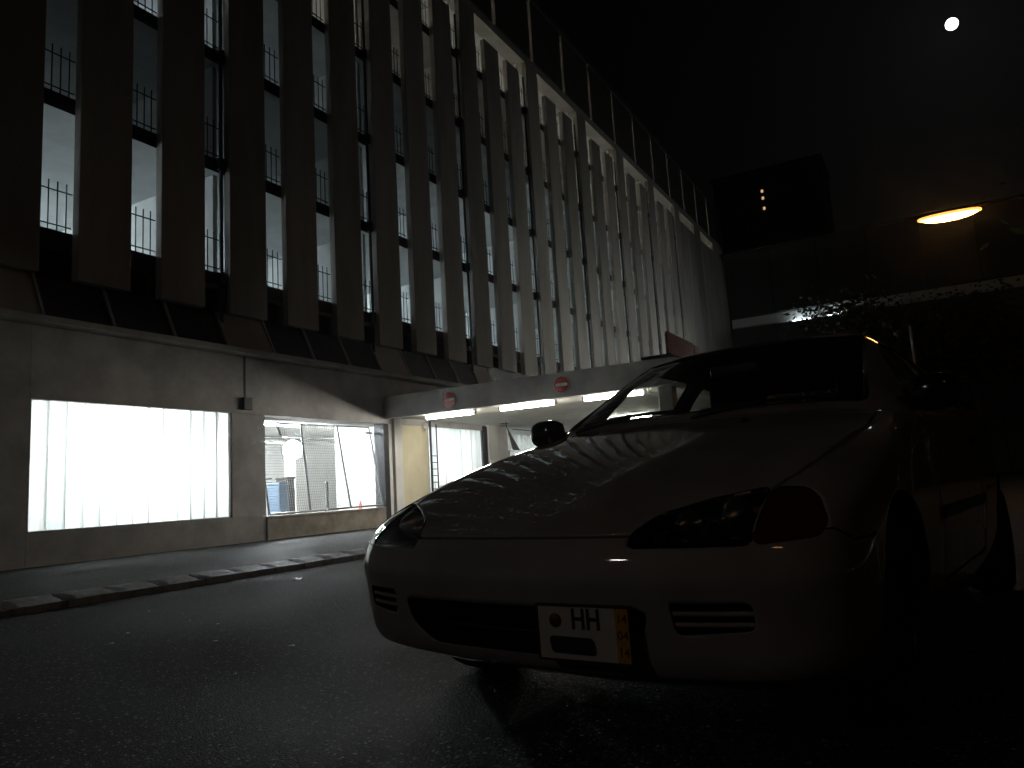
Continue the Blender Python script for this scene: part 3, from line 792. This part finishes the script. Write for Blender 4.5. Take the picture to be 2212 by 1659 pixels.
# ------------------------------------------------------------------ the parked car
# deck rows: y(5), x(5), z(5) for i=0..4 (centre -> shoulder)
DECK=[
 dict(y=(.03,.04,.08,.17,.30), x=(0,.24,.48,.69,.83), z=(.605,.605,.605,.625,.64)),
 dict(y=(.25,.26,.29,.37,.50), x=(0,.24,.47,.69,.845),z=(.715,.714,.71,.715,.695)),
 dict(y=(.58,.58,.60,.65,.75), x=(0,.24,.48,.71,.85),z=(.815,.814,.81,.800,.765)),
 dict(y=(.90,.90,.92,.96,1.02),x=(0,.24,.48,.72,.845),z=(.890,.889,.885,.872,.832)),
 dict(y=(1.08,1.09,1.13,1.21,1.28),x=(0,.24,.48,.72,.84),z=(.935,.934,.93,.915,.872)),
 dict(y=(1.12,1.13,1.18,1.30,1.38),x=(0,.24,.48,.715,.84),z=(.952,.951,.947,.93,.885)),
 dict(y=(1.50,1.51,1.55,1.63,1.66),x=(0,.24,.47,.66,.84),z=(1.17,1.168,1.16,1.14,.900)),
 dict(y=(1.86,1.87,1.90,1.96,1.98),x=(0,.24,.45,.60,.84),z=(1.342,1.34,1.333,1.30,.912)),
 dict(y=(2.10,2.10,2.11,2.14,2.14),x=(0,.23,.44,.585,.84),z=(1.385,1.383,1.372,1.325,.918)),
 dict(y=(2.65,2.65,2.65,2.66,2.66),x=(0,.23,.43,.58,.84),z=(1.385,1.383,1.37,1.32,.930)),
 dict(y=(3.20,3.20,3.20,3.18,3.18),x=(0,.23,.42,.57,.835),z=(1.345,1.342,1.325,1.265,.945)),
 dict(y=(3.56,3.55,3.53,3.46,3.46),x=(0,.22,.41,.56,.82),z=(1.285,1.282,1.265,1.20,.955)),
 dict(y=(3.86,3.85,3.82,3.74,3.70),x=(0,.22,.43,.62,.79),z=(1.04,1.04,1.03,1.0,.945)),
 dict(y=(3.95,3.94,3.91,3.83,3.74),x=(0,.22,.43,.62,.77),z=(.96,.96,.955,.94,.915)),
]
ZB=.15
# front profile levels k=0..5 : (z, y offset), last is deck row 0
FRONT=[(.238,.03,.0),(.275,.0,.0),(.36,-.005,.01),(.475,-.03,.015),(.56,-.012,.005)]
PLAN=(.0,.01,.04,.11,.25)   # y by i on front face
FXI=(0,.24,.48,.70,.85)
REAR=[(.20,3.92),(.30,4.0),(.45,4.03),(.62,4.02),(.80,3.97)]
RPLAN=(.0,-.012,-.04,-.12,-.28)
TLV=(0,.09,.34,.66,.86,1.0)
def side_x(k,xb,y):
    return xb+(-.075,-.03,.008,.012,.004,0)[k]
def lattice():
    """returns dict (i,s,k)->(x,y,z) over the surface of a 9 x n x 6 box"""
    n=len(DECK); S=n-1; V={}
    for s in range(n):
        d=DECK[s]
        for i in range(-4,5):
            a=abs(i); sg=-1 if i<0 else 1
            V[(i,s,5)]=(sg*d['x'][a],d['y'][a],d['z'][a])
            zb=ZB if 0<s<S else (.238 if s==0 else .24)
            V[(i,s,0)]=(sg*min(d['x'][a],.76 if a==4 else 9),max(.1,d['y'][a]) ,zb)
    for s in range(1,S):
        d=DECK[s]; xb,yb,zt=d['x'][4],d['y'][4],d['z'][4]
        for k in range(0,5):
            z=ZB+(zt-ZB)*TLV[k]
            for sg in (-1,1): V[(4*sg,s,k)]=(sg*side_x(k,xb,yb),yb,z)
    for k,(z,yo,xo) in enumerate(FRONT):
        for i in range(-4,5):
            a=abs(i);sg=-1 if i<0 else 1
            x=FXI[a]+(xo if a==4 else 0)-(.03 if (k==0 and a==4) else 0)
            V[(i,0,k)]=(sg*x,PLAN[a]+yo,z)
    for k,(z,y) in enumerate(REAR):
        for i in range(-4,5):
            a=abs(i);sg=-1 if i<0 else 1
            V[(i,S,k)]=(sg*(.0,.22,.43,.64,.79)[a],y+RPLAN[a],z)
    return V,n
def shell():
    V,n=lattice(); keys=list(V); idx={k:j for j,k in enumerate(keys)}
    F=[]; 
    def q(*ks): F.append([idx[k] for k in ks])
    S=n-1
    for s in range(S):
        for i in range(-4,4):
            q((i,s,5),(i+1,s,5),(i+1,s+1,5),(i,s+1,5))
            q((i,s,0),(i,s+1,0),(i+1,s+1,0),(i+1,s,0))
        for k in range(5):
            q((4,s,k),(4,s+1,k),(4,s+1,k+1),(4,s,k+1))
            q((-4,s,k),(-4,s,k+1),(-4,s+1,k+1),(-4,s+1,k))
    for k in range(5):
        for i in range(-4,4):
            q((i,0,k),(i+1,0,k),(i+1,0,k+1),(i,0,k+1))
            q((i,S,k),(i,S,k+1),(i+1,S,k+1),(i+1,S,k))
    cr={}
    for s in range(5,12): # belt crease
        for sg in (4,-4): cr[tuple(sorted((idx[(sg,s,5)],idx[(sg,s+1,5)])))]=.55
    for i in range(-4,4):
        cr[tuple(sorted((idx[(i,5,5)],idx[(i+1,5,5)])))]=.8
        cr[tuple(sorted((idx[(i,13,5)],idx[(i+1,13,5)])))]=.4
        cr[tuple(sorted((idx[(i,0,0)],idx[(i+1,0,0)])))]=.8
    for i in range(-4,4): cr[tuple(sorted((idx[(i,0,3)],idx[(i+1,0,3)])))]=.45
    for sg in (4,-4): cr[tuple(sorted((idx[(sg,0,3)],idx[(sg,1,3)])))]=.45
    for s in range(S):
        for sg in (4,-4): cr[tuple(sorted((idx[(sg,s,0)],idx[(sg,s+1,0)])))]=.6
    return [V[k] for k in keys],F,cr
def paint(name):
    m, n, l, p = new_mat(name)
    tc = n.new("ShaderNodeTexCoord")
    nz = n.new("ShaderNodeTexNoise"); nz.inputs['Scale'].default_value = 5; nz.inputs['Detail'].default_value = 10
    l.new(tc.outputs['Object'], nz.inputs['Vector'])
    cr = n.new("ShaderNodeValToRGB"); cr.color_ramp.elements[0].color = (.30, .28, .275, 1); cr.color_ramp.elements[1].color = (.38, .36, .352, 1)
    cr.color_ramp.elements[0].position = .35; cr.color_ramp.elements[1].position = .65
    l.new(nz.outputs['Fac'], cr.inputs[0]); l.new(cr.outputs[0], p.inputs['Base Color'])
    p.inputs['Metallic'].default_value = 0; p.inputs['Roughness'].default_value = .65; p.inputs['Specular IOR Level'].default_value = .2
    p.inputs['Coat Weight'].default_value = 1.0; p.inputs['Coat Roughness'].default_value = .05
    n2 = n.new("ShaderNodeTexNoise"); n2.inputs['Scale'].default_value = 16; n2.inputs['Detail'].default_value = 8
    l.new(tc.outputs['Object'], n2.inputs['Vector'])
    mr = n.new("ShaderNodeMapRange"); mr.inputs[1].default_value = .35; mr.inputs[2].default_value = .7; mr.inputs[3].default_value = .01; mr.inputs[4].default_value = .055
    l.new(n2.outputs['Fac'], mr.inputs[0]); l.new(mr.outputs[0], p.inputs['Coat Roughness'])
    MATS[name] = m
paint('car_paint')
surf('amber_lens', (.11, .018, .01), .12, var=.2, scale=10, coat=.8)
surf('red_lens', (.2, .01, .01), .15, var=.2, scale=10, coat=.8)
surf('chrome', (.8, .8, .8), .33, metal=1, var=.1, scale=10)
surf('lamp_silver', (.30, .30, .30), .45, var=.35, scale=60)
surf('rim_alloy', (.05, .05, .055), .35, metal=.8, var=.15, scale=10)
surf('plate_white', (.58, .55, .51), .45, var=.05, scale=30)
surf('plate_yellow', (.55, .29, .03), .45, var=.08, scale=30)
surf('plate_ink', (.015, .015, .018), .6, var=.1, scale=30)
surf('plate_seal', (.10, .055, .035), .6, var=.3, scale=80)
surf('plate_date', (.12, .06, .015), .6, var=.1, scale=30)

CAR_X, CAR_Y, CAR_A = -1.079, 1.831, 0.158
car = empty('parked_car', (CAR_X, CAR_Y, 0), -CAR_A)
tag(car, 'dusty grey hatchback parked at the roadside facing the viewer with unlit headlamps', 'car')

def temp_obj(me):
    o = bpy.data.objects.new('tmp', me); COL.objects.link(o); return o
def evaluated(o):
    dg = bpy.context.evaluated_depsgraph_get(); dg.update()
    me = bpy.data.meshes.new_from_object(o.evaluated_get(dg)); return me
def boolean(me, cutters, op):
    """me (mesh) with each cutter mesh in turn; returns a new mesh"""
    o = temp_obj(me); cs = []
    for c in cutters:
        co = temp_obj(c); cs.append(co)
        m = o.modifiers.new('b', 'BOOLEAN'); m.object = co; m.operation = op; m.solver = 'EXACT'
    r = evaluated(o)
    for q in cs + [o]: bpy.data.objects.remove(q)
    return r
def prism(poly, axis, lo, hi):
    """closed prism over a polygon; axis 'y': poly in (x,z), 'x': (y,z), 'z': (x,y); lo/hi numbers or functions of the polygon point"""
    f_ = lambda q, p: q(p) if callable(q) else q
    def pt(p, d): return {'y': (p[0], d, p[1]), 'x': (d, p[0], p[1]), 'z': (p[0], p[1], d)}[axis]
    n = len(poly)
    v = [pt(p, f_(lo, p)) for p in poly] + [pt(p, f_(hi, p)) for p in poly]
    f = [tuple(range(n)), tuple(range(n, 2 * n))] + [(k, (k + 1) % n, n + (k + 1) % n, n + k) for k in range(n)]
    bm = bmesh.new(); vs_ = [bm.verts.new(p) for p in v]
    for q in f: bm.faces.new([vs_[i] for i in q])
    bmesh.ops.recalc_face_normals(bm, faces=bm.faces)
    bmesh.ops.triangulate(bm, faces=[fc for fc in bm.faces if len(fc.verts) > 4])
    if bm.calc_volume(signed=True) < 0: bmesh.ops.reverse_faces(bm, faces=bm.faces)
    me = bpy.data.meshes.new('cut'); bm.to_mesh(me); bm.free(); return me
def mir(poly): return [(-a, b) for a, b in poly][::-1]
def rounded(poly, r=.02, n=4):
    out = []; m = len(poly)
    for i in range(m):
        p = Vector(poly[i]); a = Vector(poly[i - 1]) - p; b = Vector(poly[(i + 1) % m]) - p
        rr = min(r, a.length * .45, b.length * .45)
        A, B = p + a.normalized() * rr, p + b.normalized() * rr
        for k in range(n + 1):
            t_ = k / n; out.append(tuple(A * (1 - t_) ** 2 + p * 2 * t_ * (1 - t_) + B * t_ ** 2))
    return out
# outer skin
_v, _f, _cr = shell()
cage = bpy.data.meshes.new('cage'); cage.from_pydata(_v, [], _f)
at = cage.attributes.new('crease_edge', 'FLOAT', 'EDGE')
for e in cage.edges: at.data[e.index].value = _cr.get(tuple(sorted(e.vertices)), 0)
co = temp_obj(cage); sm = co.modifiers.new('s', 'SUBSURF'); sm.levels = sm.render_levels = 3
outer = evaluated(co); bpy.data.objects.remove(co)
bm = bmesh.new(); bm.from_mesh(outer); bmesh.ops.recalc_face_normals(bm, faces=bm.faces); bm.to_mesh(outer)
SKIN = BVHTree.FromBMesh(bm); bm.free()
def skin_y(x, z, back=False):
    h = SKIN.ray_cast(Vector((x, -1 if not back else 6, z)), Vector((0, 1 if not back else -1, 0)))
    return h[0].y if h[0] else None
def skin_z(x, y):
    h = SKIN.ray_cast(Vector((x, y, 3)), Vector((0, 0, -1))); return h[0].z if h[0] else None
def finish(me, mats, inner_tol=.0025, keep_surface=False, inset=0.0):
    """faces on the outer skin keep slot 0, cut faces get slot 1; optionally drop the cut faces"""
    bm = bmesh.new(); bm.from_mesh(me); drop = []
    for f in bm.faces:
        d = SKIN.find_nearest(f.calc_center_median()); off = d[3] > inner_tol or abs(d[1].dot(f.normal)) < .5
        f.material_index = 1 if off else 0; f.smooth = not off
        if off: drop.append(f)
    if keep_surface: bmesh.ops.delete(bm, geom=drop, context='FACES')
    if inset:
        bm.normal_update()
        for v in bm.verts:
            d = SKIN.find_nearest(v.co); v.co -= d[1] * inset
    me.materials.clear()
    for m in mats: me.materials.append(MATS[m])
    bm.to_mesh(me); bm.free()
    return me
def weighted(o):
    o.modifiers.new('wn', 'WEIGHTED_NORMAL').keep_sharp = True
    return o
# cabin space
def inner_mesh():
    rows = [5, 6, 7, 8, 9, 10, 11, 12]
    V = {}; S = len(rows) - 1
    for s, r in enumerate(rows):
        d = DECK[r]
        for i in range(-4, 5):
            a = abs(i); sg = -1 if i < 0 else 1
            yy = d['y'][a] + (.10 if s == 0 else (.06 if s < 3 else (-.06 if s > S - 2 else 0)))
            xx = d['x'][a] * (.955 if a < 4 else .93)
            zz = d['z'][a] - (.045 if a < 4 else .02)
            V[(i, s, 2)] = (sg * xx, yy, zz); V[(i, s, 0)] = (sg * min(xx, .74), yy, .30)
            V[(i, s, 1)] = (sg * min(xx, .755), yy, .60)
    keys = [k for k in V if abs(k[0]) == 4 or k[1] in (0, S) or k[2] in (0, 2)]
    idx = {k: j for j, k in enumerate(keys)}; Fq = []
    q = lambda *ks: Fq.append([idx[k] for k in ks])
    for s in range(S):
        for i in range(-4, 4):
            q((i, s, 2), (i + 1, s, 2), (i + 1, s + 1, 2), (i, s + 1, 2)); q((i, s, 0), (i, s + 1, 0), (i + 1, s + 1, 0), (i + 1, s, 0))
        for k in range(2):
            q((4, s, k), (4, s + 1, k), (4, s + 1, k + 1), (4, s, k + 1)); q((-4, s, k), (-4, s, k + 1), (-4, s + 1, k + 1), (-4, s + 1, k))
    for k in range(2):
        for i in range(-4, 4):
            q((i, 0, k), (i + 1, 0, k), (i + 1, 0, k + 1), (i, 0, k + 1)); q((i, S, k), (i, S, k + 1), (i + 1, S, k + 1), (i + 1, S, k))
    me = bpy.data.meshes.new('inner'); me.from_pydata([V[k] for k in keys], [], Fq)
    o = temp_obj(me); m = o.modifiers.new('s', 'SUBSURF'); m.levels = m.render_levels = 2
    r = evaluated(o); bpy.data.objects.remove(o)
    bm = bmesh.new(); bm.from_mesh(r); bmesh.ops.recalc_face_normals(bm, faces=bm.faces); bm.to_mesh(r); bm.free()
    return r
inner = inner_mesh()
# outlines
SCREEN = rounded([(-.668, .966), (-.3, .975), (.3, .975), (.668, .966), (.545, 1.305), (.25, 1.318), (-.25, 1.318), (-.545, 1.305)], .03)
DOORWIN = rounded([(1.5613, .9557), (2.5417, .9683), (2.5391, 1.2757), (2.08, 1.285), (1.88, 1.215)], .04)
QUARTER = rounded([(2.64, .972), (3.38, .99), (3.26, 1.14), (3.08, 1.225), (2.64, 1.272)], .05)
REARWIN = rounded([(-.57, 1.04), (.57, 1.04), (.45, 1.245), (-.45, 1.245)], .04)
LAMP = rounded([(.378, .552), (.378, .585), (.425, .628), (.53, .660), (.655, .684), (.665, .553)], .02)
CORNER = rounded([(.669, .553), (.660, .685), (.735, .680), (.775, .652), (.805, .60), (.795, .565)], .02)
GRILLE = rounded([(-.425, .405), (.425, .405), (.40, .335), (.30, .278), (-.30, .278), (-.40, .335)], .03)
VENT = rounded([(.475, .424), (.66, .424), (.66, .36), (.485, .348)], .018)
DOOR = [(1.45, .30), (2.58, .30), (2.58, .935), (1.45, .915)]
LAMP_Y = lambda p: .20 + max(0, abs(p[0]) - .378) * .72
windows = []
for nm, poly, ax, lo, hi in (('windscreen', SCREEN, 'y', .95, 2.06), ('rear_window', REARWIN, 'y', 3.3, 4.2), ('door_window', DOORWIN, 'x', .42, 1.0),
                             ('door_window', DOORWIN, 'x', -1.0, -.42), ('quarter_window', QUARTER, 'x', .42, 1.0), ('quarter_window', QUARTER, 'x', -1.0, -.42)):
    windows.append((nm, prism(poly, ax, lo, hi)))
lamps = [prism(LAMP, 'y', -.3, LAMP_Y), prism(mir(LAMP), 'y', -.3, LAMP_Y)]
corners = [prism(CORNER, 'y', -.3, lambda p: LAMP_Y(p) + .06), prism(mir(CORNER), 'y', -.3, lambda p: LAMP_Y(p) + .06)]
arches = []
for sx in (-1, 1):
    for wy in (.80, 3.37):
        R_ = .335; poly = [(wy + R_ * math.cos(2 * math.pi * k / 40), .315 + R_ * math.sin(2 * math.pi * k / 40)) for k in range(40)]
        arches.append(prism(poly, 'x', *sorted((sx * .48, sx * 1.1))))
HOOD = [(-.72, 1.235), (-.66, 1.17), (-.48, 1.115), (-.24, 1.078), (0, 1.068), (.24, 1.078), (.48, 1.115), (.66, 1.17), (.72, 1.235), (.745, 1.0), (.735, .7), (.70, .45), (.655, .29), (.655, -.4), (-.655, -.4), (-.655, .29), (-.70, .45), (-.735, .7), (-.745, 1.0)]
def grow(poly, d):
    c = Vector((sum(p[0] for p in poly) / len(poly), sum(p[1] for p in poly) / len(poly)))
    return [tuple(Vector(p) + (Vector(p) - c).normalized() * d) for p in poly]
hood_cut = prism(HOOD, 'z', .586, 1.5); hood_gap = prism(grow(HOOD, .005), 'z', .581, 1.5)
BUMP = [(-.4, .0), (.455, .0), (.455, .548), (.30, .5485), (.25, .579), (-.4, .579)]
BUMPG = [(-.4, .0), (.459, .0), (.459, .552), (.302, .5525), (.252, .583), (-.4, .583)]
bump_cut = prism(BUMP, 'x', -1.2, 1.2); bump_gap = prism(BUMPG, 'x', -1.2, 1.2)
doors_cut = [prism(DOOR, 'x', .70, 1.0), prism(DOOR, 'x', -1.0, -.70)]
doors_gap = [prism(grow(DOOR, .006), 'x', .70, 1.0), prism(grow(DOOR, .006), 'x', -1.0, -.70)]
TAIL = rounded([(.50, .70), (.78, .70), (.76, .86), (.50, .86)], .03)
tails = [prism(TAIL, 'y', 3.6, 4.3), prism(mir(TAIL), 'y', 3.6, 4.3)]
# body
body = boolean(outer, [w[1] for w in windows] + lamps + corners + arches + [hood_gap, bump_gap] + doors_gap + [inner], 'DIFFERENCE')
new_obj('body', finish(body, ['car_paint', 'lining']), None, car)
# bonnet
hd = boolean(outer, [hood_cut], 'INTERSECT'); hd = boolean(hd, lamps + corners, 'DIFFERENCE')
o = new_obj('bonnet', finish(hd, ['car_paint', 'black_plastic'], keep_surface=True), None, car)
s_ = o.modifiers.new('solid', 'SOLIDIFY'); s_.thickness = .014; s_.offset = -1
# front bumper with its openings
vents = [prism(VENT, 'y', -.3, lambda p: .13 + (abs(p[0]) - .47) * .5), prism(mir(VENT), 'y', -.3, lambda p: .13 + (abs(p[0]) - .47) * .5)]
bp = boolean(outer, [bump_cut], 'INTERSECT')
bp = boolean(bp, lamps + corners + arches[:1] + arches[2:3] + [prism(GRILLE, 'y', -.3, .30)] + vents, 'DIFFERENCE')
bumper = new_obj('front_bumper', finish(bp, ['car_paint', 'black_plastic']), None, car)
for z in (.315, .355): # grille bars follow the nose
    pts = [(x, skin_y(x, z) + .10, z) for x in np.linspace(-.36, .36, 13)]
    MB().tube(pts, .007, 8).build('grille_bar', 'black_plastic', bumper)
MB().box(-.42, .42, .24, .26, .27, .41).build('radiator', 'black_plastic', bumper)
for sx in (-1, 1):
    for z in (.372, .398):
        pts = [(sx * x, skin_y(sx * x, z) + .012, z) for x in np.linspace(.472, .668, 7)]
        MB().tube(pts, .0065, 8).build('vent_bar', 'car_paint', bumper)
    MB().tube([(sx * x, skin_y(sx * x, .245) + .035, .245) for x in np.linspace(.0, .80, 12)], .012, 8).build('lip', 'black_plastic', bumper) if sx > 0 else None
# lenses and lamp innards
for sx, lc, cc in ((1, lamps[0], corners[0]), (-1, lamps[1], corners[1])):
    ln = boolean(outer, [lc], 'INTERSECT')
    hl = new_obj('headlamp', finish(ln, ['lamp_glass', 'black_plastic'], keep_surface=True, inset=.004), None, car)
    for cx, cz, r in ((.475, .600, .040), (.585, .612, .050)):
        y0 = skin_y(sx * cx, cz)
        if y0 is None: continue
        prof = [(r * q, .075 - .06 * q * q) for q in (0.12, .35, .6, .85, 1.0)]
        mb = MB(); mb.lathe([(a, -h) for a, h in prof], 'Y', 24, (sx * cx, y0 + .105, cz)); mb.build('reflector', 'chrome', hl)
        MB().lathe([(0, -.03), (.012, -.025), (.014, .03), (0, .03)], 'Y', 12, (sx * cx, y0 + .07, cz)).build('bulb', 'sign_white', hl)
    # bezel sheet behind the lens
    v = []; xs = np.linspace(.385, .655, 10)
    for x in xs:
        yb_ = .15 + (x - .378) * .72
        for z in (.553, min(.69, skin_z(sx * x, yb_) - .02)): v.append((sx * x, yb_, z))
    MB().add(v, [(2 * k, 2 * k + 2, 2 * k + 3, 2 * k + 1) for k in range(9)]).build('bezel', 'lamp_silver', hl)
    edge = LAMP[::2]
    pts = []
    for (x, z) in LAMP + LAMP[:1]:
        y = skin_y(sx * x, z)
        if y is not None: pts.append((sx * x, y + .004, z))
    MB().tube(pts, .0045, 6, cap=False).build('lens_rim', 'gloss_black', hl)
    cn = boolean(outer, [cc], 'INTERSECT')
    new_obj('turn_signal', finish(cn, ['amber_lens', 'amber_lens'], keep_surface=True, inset=.003), None, car)
for tc_ in tails:
    tl = boolean(outer, [tc_], 'INTERSECT')
    new_obj('tail_lamp', finish(tl, ['red_lens', 'red_lens'], keep_surface=True, inset=-.004), None, car)
# glass
for nm, w in windows:
    g_ = boolean(outer, [w], 'INTERSECT')
    gl_ = new_obj(nm, finish(g_, ['car_glass', 'car_glass'], keep_surface=True, inset=.006), None, car)
# rubber seals round the windscreen
pts = [(x, skin_y(x, z) + .002, z) for (x, z) in SCREEN + SCREEN[:1] if skin_y(x, z) is not None]
MB().tube(pts, .009, 6, cap=False).build('windscreen_seal', 'black_plastic', car)
# doors
for sx, dc in ((1, doors_cut[0]), (-1, doors_cut[1])):
    d_ = boolean(outer, [dc], 'INTERSECT')
    d_ = boolean(d_, arches, 'DIFFERENCE')
    o = new_obj('door', finish(d_, ['car_paint', 'black_plastic'], keep_surface=True), None, car)
    s_ = o.modifiers.new('solid', 'SOLIDIFY'); s_.thickness = .02; s_.offset = -1
    MB().box(sx * .845 - .012, sx * .845 + .018, 2.36, 2.52, .80, .835).build('door_handle', 'black_plastic', o, None, .008)
    MB().box(sx * .850 - .006, sx * .850 + .012, 1.46, 2.57, .52, .565).build('side_moulding', 'black_plastic', o, None, .006)
# wheels
tyre_p = [(.195, -.085), (.215, -.098), (.262, -.100), (.281, -.085), (.287, -.06), (.287, .06), (.281, .085), (.262, .100), (.215, .098), (.195, .085)]
rim_p = [(.0, .055), (.05, .058), (.06, .045), (.065, .02)]
for sx in (-1, 1):
    for wy in (.80, 3.37):
        mb = MB()
        mb.lathe([(.202, -.085), (.202, .085), (.19, .09), (.183, .07), (.183, -.07), (.19, -.085)], 'X', 40, close=True)
        mb.lathe([(0, sx * .06), (.045, sx * .06), (.06, sx * .04), (.06, sx * -.03), (0, sx * -.03)], 'X', 24)
        for k in range(5):
            a = 2 * math.pi * k / 5 + .3; ca, sa = math.cos(a), math.sin(a)
            v = []
            for rr, hw in ((.05, .030), (.188, .022)):
                for xx in (sx * .02, sx * .055):
                    for ss in (-1, 1): v.append((xx, rr * ca - ss * hw * sa, rr * sa + ss * hw * ca))
            mb.add(v, [(0, 1, 3, 2), (4, 6, 7, 5), (0, 4, 5, 1), (2, 3, 7, 6), (0, 2, 6, 4), (1, 5, 7, 3)])
        w = mb.build('wheel', 'rim_alloy', car, (sx * .735, wy, .285))
        MB().lathe(tyre_p, 'X', 48, close=True).build('tyre', 'rubber', w)
        MB().lathe([(.0, 0), (.125, 0), (.125, sx * .012), (.0, sx * .012)], 'X', 28).build('brake_disc', 'grey_steel', w)
# mirrors
for sx in (-1, 1):
    v = []; f = []; n, m = 20, 12
    for j in range(m + 1):
        ph = math.pi * j / m - math.pi / 2
        for k in range(n):
            a = 2 * math.pi * k / n; se = lambda q, e=.75: math.copysign(abs(q) ** e, q)
            yy = se(math.sin(a)); 
            v.append((sx * (.868 + .098 * se(math.sin(ph), .85)), 1.46 + (.075 if yy < 0 else .035) * math.cos(ph) * yy, .978 + .07 * se(math.cos(ph), .7) * se(math.cos(a), .8)))
    for j in range(m):
        for k in range(n): f.append((j * n + k, j * n + (k + 1) % n, (j + 1) * n + (k + 1) % n, (j + 1) * n + k))
    mo = MB().add(v, f, True).build('door_mirror', 'gloss_black', car)
    MB().tube([(sx * .74, 1.50, .945), (sx * .80, 1.48, .955), (sx * .83, 1.47, .965)], [.035, .028, .03], 10).build('mirror_arm', 'black_plastic', mo)
    MB().box(sx * .868 - .075, sx * .868 + .075, 1.493, 1.499, .925, 1.03).build('mirror_glass', 'chrome', mo, None, .01)
# wipers
for x0, x1 in ((-.50, .02), (.10, .58)):
    pts = []
    for q in np.linspace(0, 1, 7):
        x = x0 + (x1 - x0) * q; z = .972 + .018 * math.sin(q * 2.6); y = skin_y(x, z)
        pts.append((x, y - .012, z + .004))
    wp = MB().tube(pts, .007, 6).build('wiper', 'black_plastic', car)
    MB().tube([(x0 - .03, pts[0][1] - .03, .948), (x0 + .02, pts[0][1] - .03, .962), pts[3]], .009, 6).build('wiper_arm', 'black_plastic', wp)
# washer jet on the bonnet
MB().lathe([(0, .012), (.012, .01), (.018, 0), (0, -.005)], n=12, c=(.33, 1.0, skin_z(.33, 1.0) + .002)).build('washer_jet', 'black_plastic', car)
# cabin
def cushion(name, sx, sy, sz, loc, rot=(0, 0, 0), parent=car, mat='cloth'):
    mb = MB().box(-sx, sx, -sy, sy, -sz, sz); o = mb.build(name, mat, parent, loc)
    o.rotation_euler = rot
    b = o.modifiers.new('bevel', 'BEVEL'); b.width = min(sx, sy, sz) * .8; b.segments = 4
    for p in o.data.polygons: p.use_smooth = True
    return o
for sx in (-1, 1):
    st = cushion('front_seat', .24, .25, .08, (sx * .36, 2.25, .48))
    cushion('backrest', .235, .085, .31, (0, .30, .33), (-.22, 0, 0), st); cushion('headrest', .13, .055, .09, (0, .385, .71), (-.1, 0, 0), st)
rb = cushion('rear_bench', .60, .24, .10, (0, 3.10, .48)); cushion('backrest', .60, .08, .25, (0, .26, .30), (-.3, 0, 0), rb)
cushion('dashboard', .70, .20, .16, (0, 1.52, .78), (.08, 0, 0), car, 'black_plastic')
MB().lathe([(.175, -.015), (.19, 0), (.175, .015), (.16, 0)], 'Y', 32, close=True).build('steering_wheel', 'black_plastic', car, (.36, 1.86, .83)).rotation_euler = (.45, 0, 0)
cushion('rear_view_mirror', .12, .02, .032, (0, 1.80, 1.215), (0, 0, 0), car, 'black_plastic')
# number plate
PX, PZ = .262, .349
py = min(skin_y(PX, z) for z in (.29, .41, .349)) - .022
np_ = MB().box(-.1275, .1275, -.002, .002, -.065, .065).build('number_plate', 'plate_white', car, (PX, py, PZ))
np_.rotation_euler = (math.radians(2), 0, math.atan2(skin_y(.38, PZ) - skin_y(.14, PZ), .24))
fr = MB().box(-.133, .133, .003, .012, -.070, .070)
for b_ in ((-.133, -.1282, -.004, .003, -.07, .07), (.1282, .133, -.004, .003, -.07, .07), (-.1282, .1282, -.004, .003, -.07, -.0655), (-.1282, .1282, -.004, .003, .0655, .07)): fr.box(*b_)
fr.build('plate_frame', 'black_plastic', np_)
for s in (-1, 1): MB().box(s * .09 - .01, s * .09 + .01, .012, .10, -.02, .02).build('bracket', 'black_plastic', np_)
MB().box(.092, .1268, -.0032, -.0022, -.0645, .0645).build('date_band', 'plate_yellow', np_)
MB().lathe([(0, -.0034), (.0175, -.0034), (.0175, -.0022)], 'Y', 28, (-.077, 0, .030)).build('seal', 'plate_seal', np_)
def text(body_, size, x, z, mat, name, sx=1.0, bold=.0003):
    cu = bpy.data.curves.new('t', 'FONT'); cu.body = body_; cu.size = size; cu.extrude = .0005; cu.align_x = 'CENTER'; cu.align_y = 'CENTER'
    cu.offset = bold
    o = temp_obj(cu); me = evaluated(o); bpy.data.objects.remove(o)
    for v_ in me.vertices:
        a, b_, c_ = v_.co; v_.co = (a * sx + x, -.0036 - c_, b_ + z)
    me.materials.clear()
    return new_obj(name, me, mat, np_)
text('HH', .072, .010, .033, 'plate_ink', 'letters', .80, .0011)
text('14', .030, .110, .040, 'plate_date', 'date_digits')
text('04', .030, .110, .000, 'plate_date', 'date_digits')
text('14', .030, .110, -.040, 'plate_date', 'date_digits')
tp = rounded([(-.098, -.008), (.030, -.010), (.036, -.052), (-.092, -.050)], .014)
bm = bmesh.new(); bm.faces.new([bm.verts.new((a, -.0034, b_)) for a, b_ in tp]); me = bpy.data.meshes.new('black_patch'); bm.to_mesh(me); bm.free()
o = new_obj('black_patch', me, 'plate_ink', np_); s_ = o.modifiers.new('solid', 'SOLIDIFY'); s_.thickness = .0008  # plain black patch over the plate's lower line
